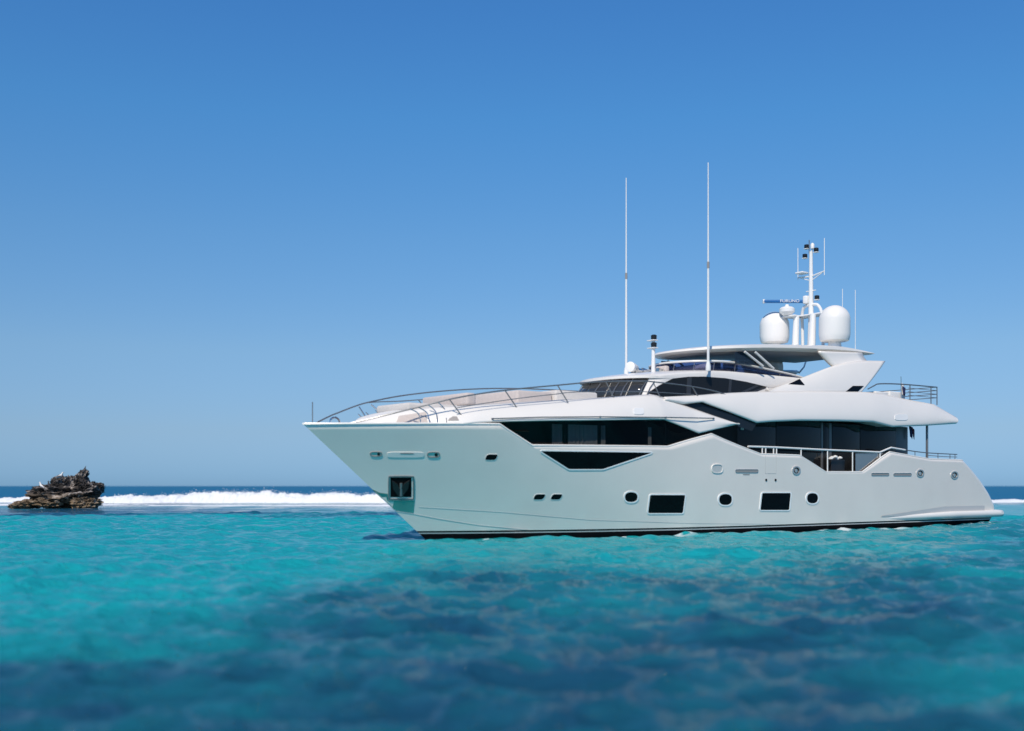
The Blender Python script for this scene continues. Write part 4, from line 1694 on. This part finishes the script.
def lumps(name, items, label):
    m_ = MB()
    for (px, py, rx_, ry_, rd_, dy, tilt, seed) in items:
        bm = bmesh.new()
        bmesh.ops.create_icosphere(bm, subdivisions=5, radius=1)
        c = rock_pt(px, py, dy)
        sx, sz = rx_ / FPX * RD, ry_ / FPX * RD
        for v in bm.verts:
            q = v.co.copy()
            off = Vector((seed * 3.1, seed * 1.7, seed))
            d1 = mnoise.ridged_multi_fractal(q * 1.5 + off, 0.8, 2.2, 6, 1.0, 2.0)
            vor = mnoise.voronoi(q * 2.6 + off)[0]
            vo2 = mnoise.voronoi(q * 6.5 + off)[0]
            d2 = mnoise.fractal(q * 5 + off, 0.6, 2.2, 4)
            k = 0.50 + 0.26 * d1 + 0.50 * vor[0] + 0.30 * vo2[0] - 0.25 * (vor[1] - vor[0]) + 0.16 * d2
            q = Vector((q.x * k * sx, q.y * k * rd_, q.z * k * sz))
            if tilt:
                q = Vector((q.x * cos(tilt) + q.z * sin(tilt), q.y, -q.x * sin(tilt) + q.z * cos(tilt)))
            v.co = q + c
        bm.verts.index_update()
        m_.add([v.co.copy() for v in bm.verts], [tuple(v.index for v in f.verts) for f in bm.faces])
        bm.free()
    o_ = m_.make(name, ROCKM, angle=28)
    return tag(o_, label, 'rock')


lumps('reef_rock', [(61, 494, 25, 8.5, 1.6, 0, 0, 1), (86, 492.5, 13, 6.5, 1.3, -.2, -0.35, 2), (77.5, 483, 4.8, 13, .6, 0, 0.6, 3), (60, 485, 6.5, 8, .8, -.2, 0.1, 4), (43, 491.5, 11, 5, 1.0, -.3, -0.3, 5), (94, 490.5, 5, 7, .8, -.3, 0.5, 6), (86, 503.5, 10, 6, 1.1, -1.0, 0, 7), (50, 502.5, 13, 4.5, 1.2, -.9, 0, 8), (70, 487, 6, 9, .9, .1, 0.45, 9), (84, 485, 4, 8, .6, -.1, -0.2, 10), (68, 500, 22, 8, 1.2, .5, 0, 14)], 'jagged dark brown rock islet with a tilted peak, standing in front of the surf')
lumps('reef_rock', [(30, 504, 13, 4, 1.3, -.6, -0.12, 12), (18, 506, 6, 2.2, .8, -.4, 0, 13)], 'low brown rock shelf at the left foot of the jagged islet')

# seabirds resting on the rock
def seabird(px, py, body, head, label, facing):
    base = rock_pt(px, py, -1.2)
    r0 = bpy.data.objects.new('seabird', None)
    C.objects.link(r0)
    r0.location = base
    r0.rotation_euler = (0, 0, facing)
    tag(r0, label, 'bird', 'seabirds resting on the rock islet')
    bd = MB()
    bd.tube([(-.30, 0, .13), (-.2, 0, .17), (-.05, 0, .24), (.08, 0, .33), (.14, 0, .44), (.17, 0, .52), (.22, 0, .57), (.27, 0, .56)], [.012, .06, .11, .10, .06, .05, .055, .02], 10)
    bd.make('body', body, r0)
    MB().tube([(.26, 0, .56), (.36, 0, .545)], [.016, .005], 6).make('beak', simple('beak_yellow', (.35, .2, .03), .5), r0)
    for y in (-.04, .04):
        MB().tube([(0, y, .2), (.01, y, -.03), (.07, y, -.03)], .012, 6).make('leg', simple('leg_dark', (.06, .05, .04), .6), r0)
        wv = MB().tube([(.05, y * 2.6, .3), (-.1, y * 2.4, .25), (-.33, y * 1.2, .15)], [.03, .045, .008], 8)
        wv.make('wing', head, r0)


WB = simple('white_plumage', (0.75, 0.74, 0.72), .8)
GB = simple('grey_plumage', (0.33, 0.34, 0.36), .8)
DB = simple('dark_plumage', (0.03, 0.03, 0.035), .7)
seabird(41.5, 489.5, WB, GB, 'white seabird standing on the low left shoulder of the rock islet', 2.6)
seabird(60, 479.5, WB, DB, 'white seabird with dark wings on the knob left of the peak', 0.4)
seabird(49, 488.5, DB, DB, 'dark seabird standing on the rock right of the white bird', 2.2)
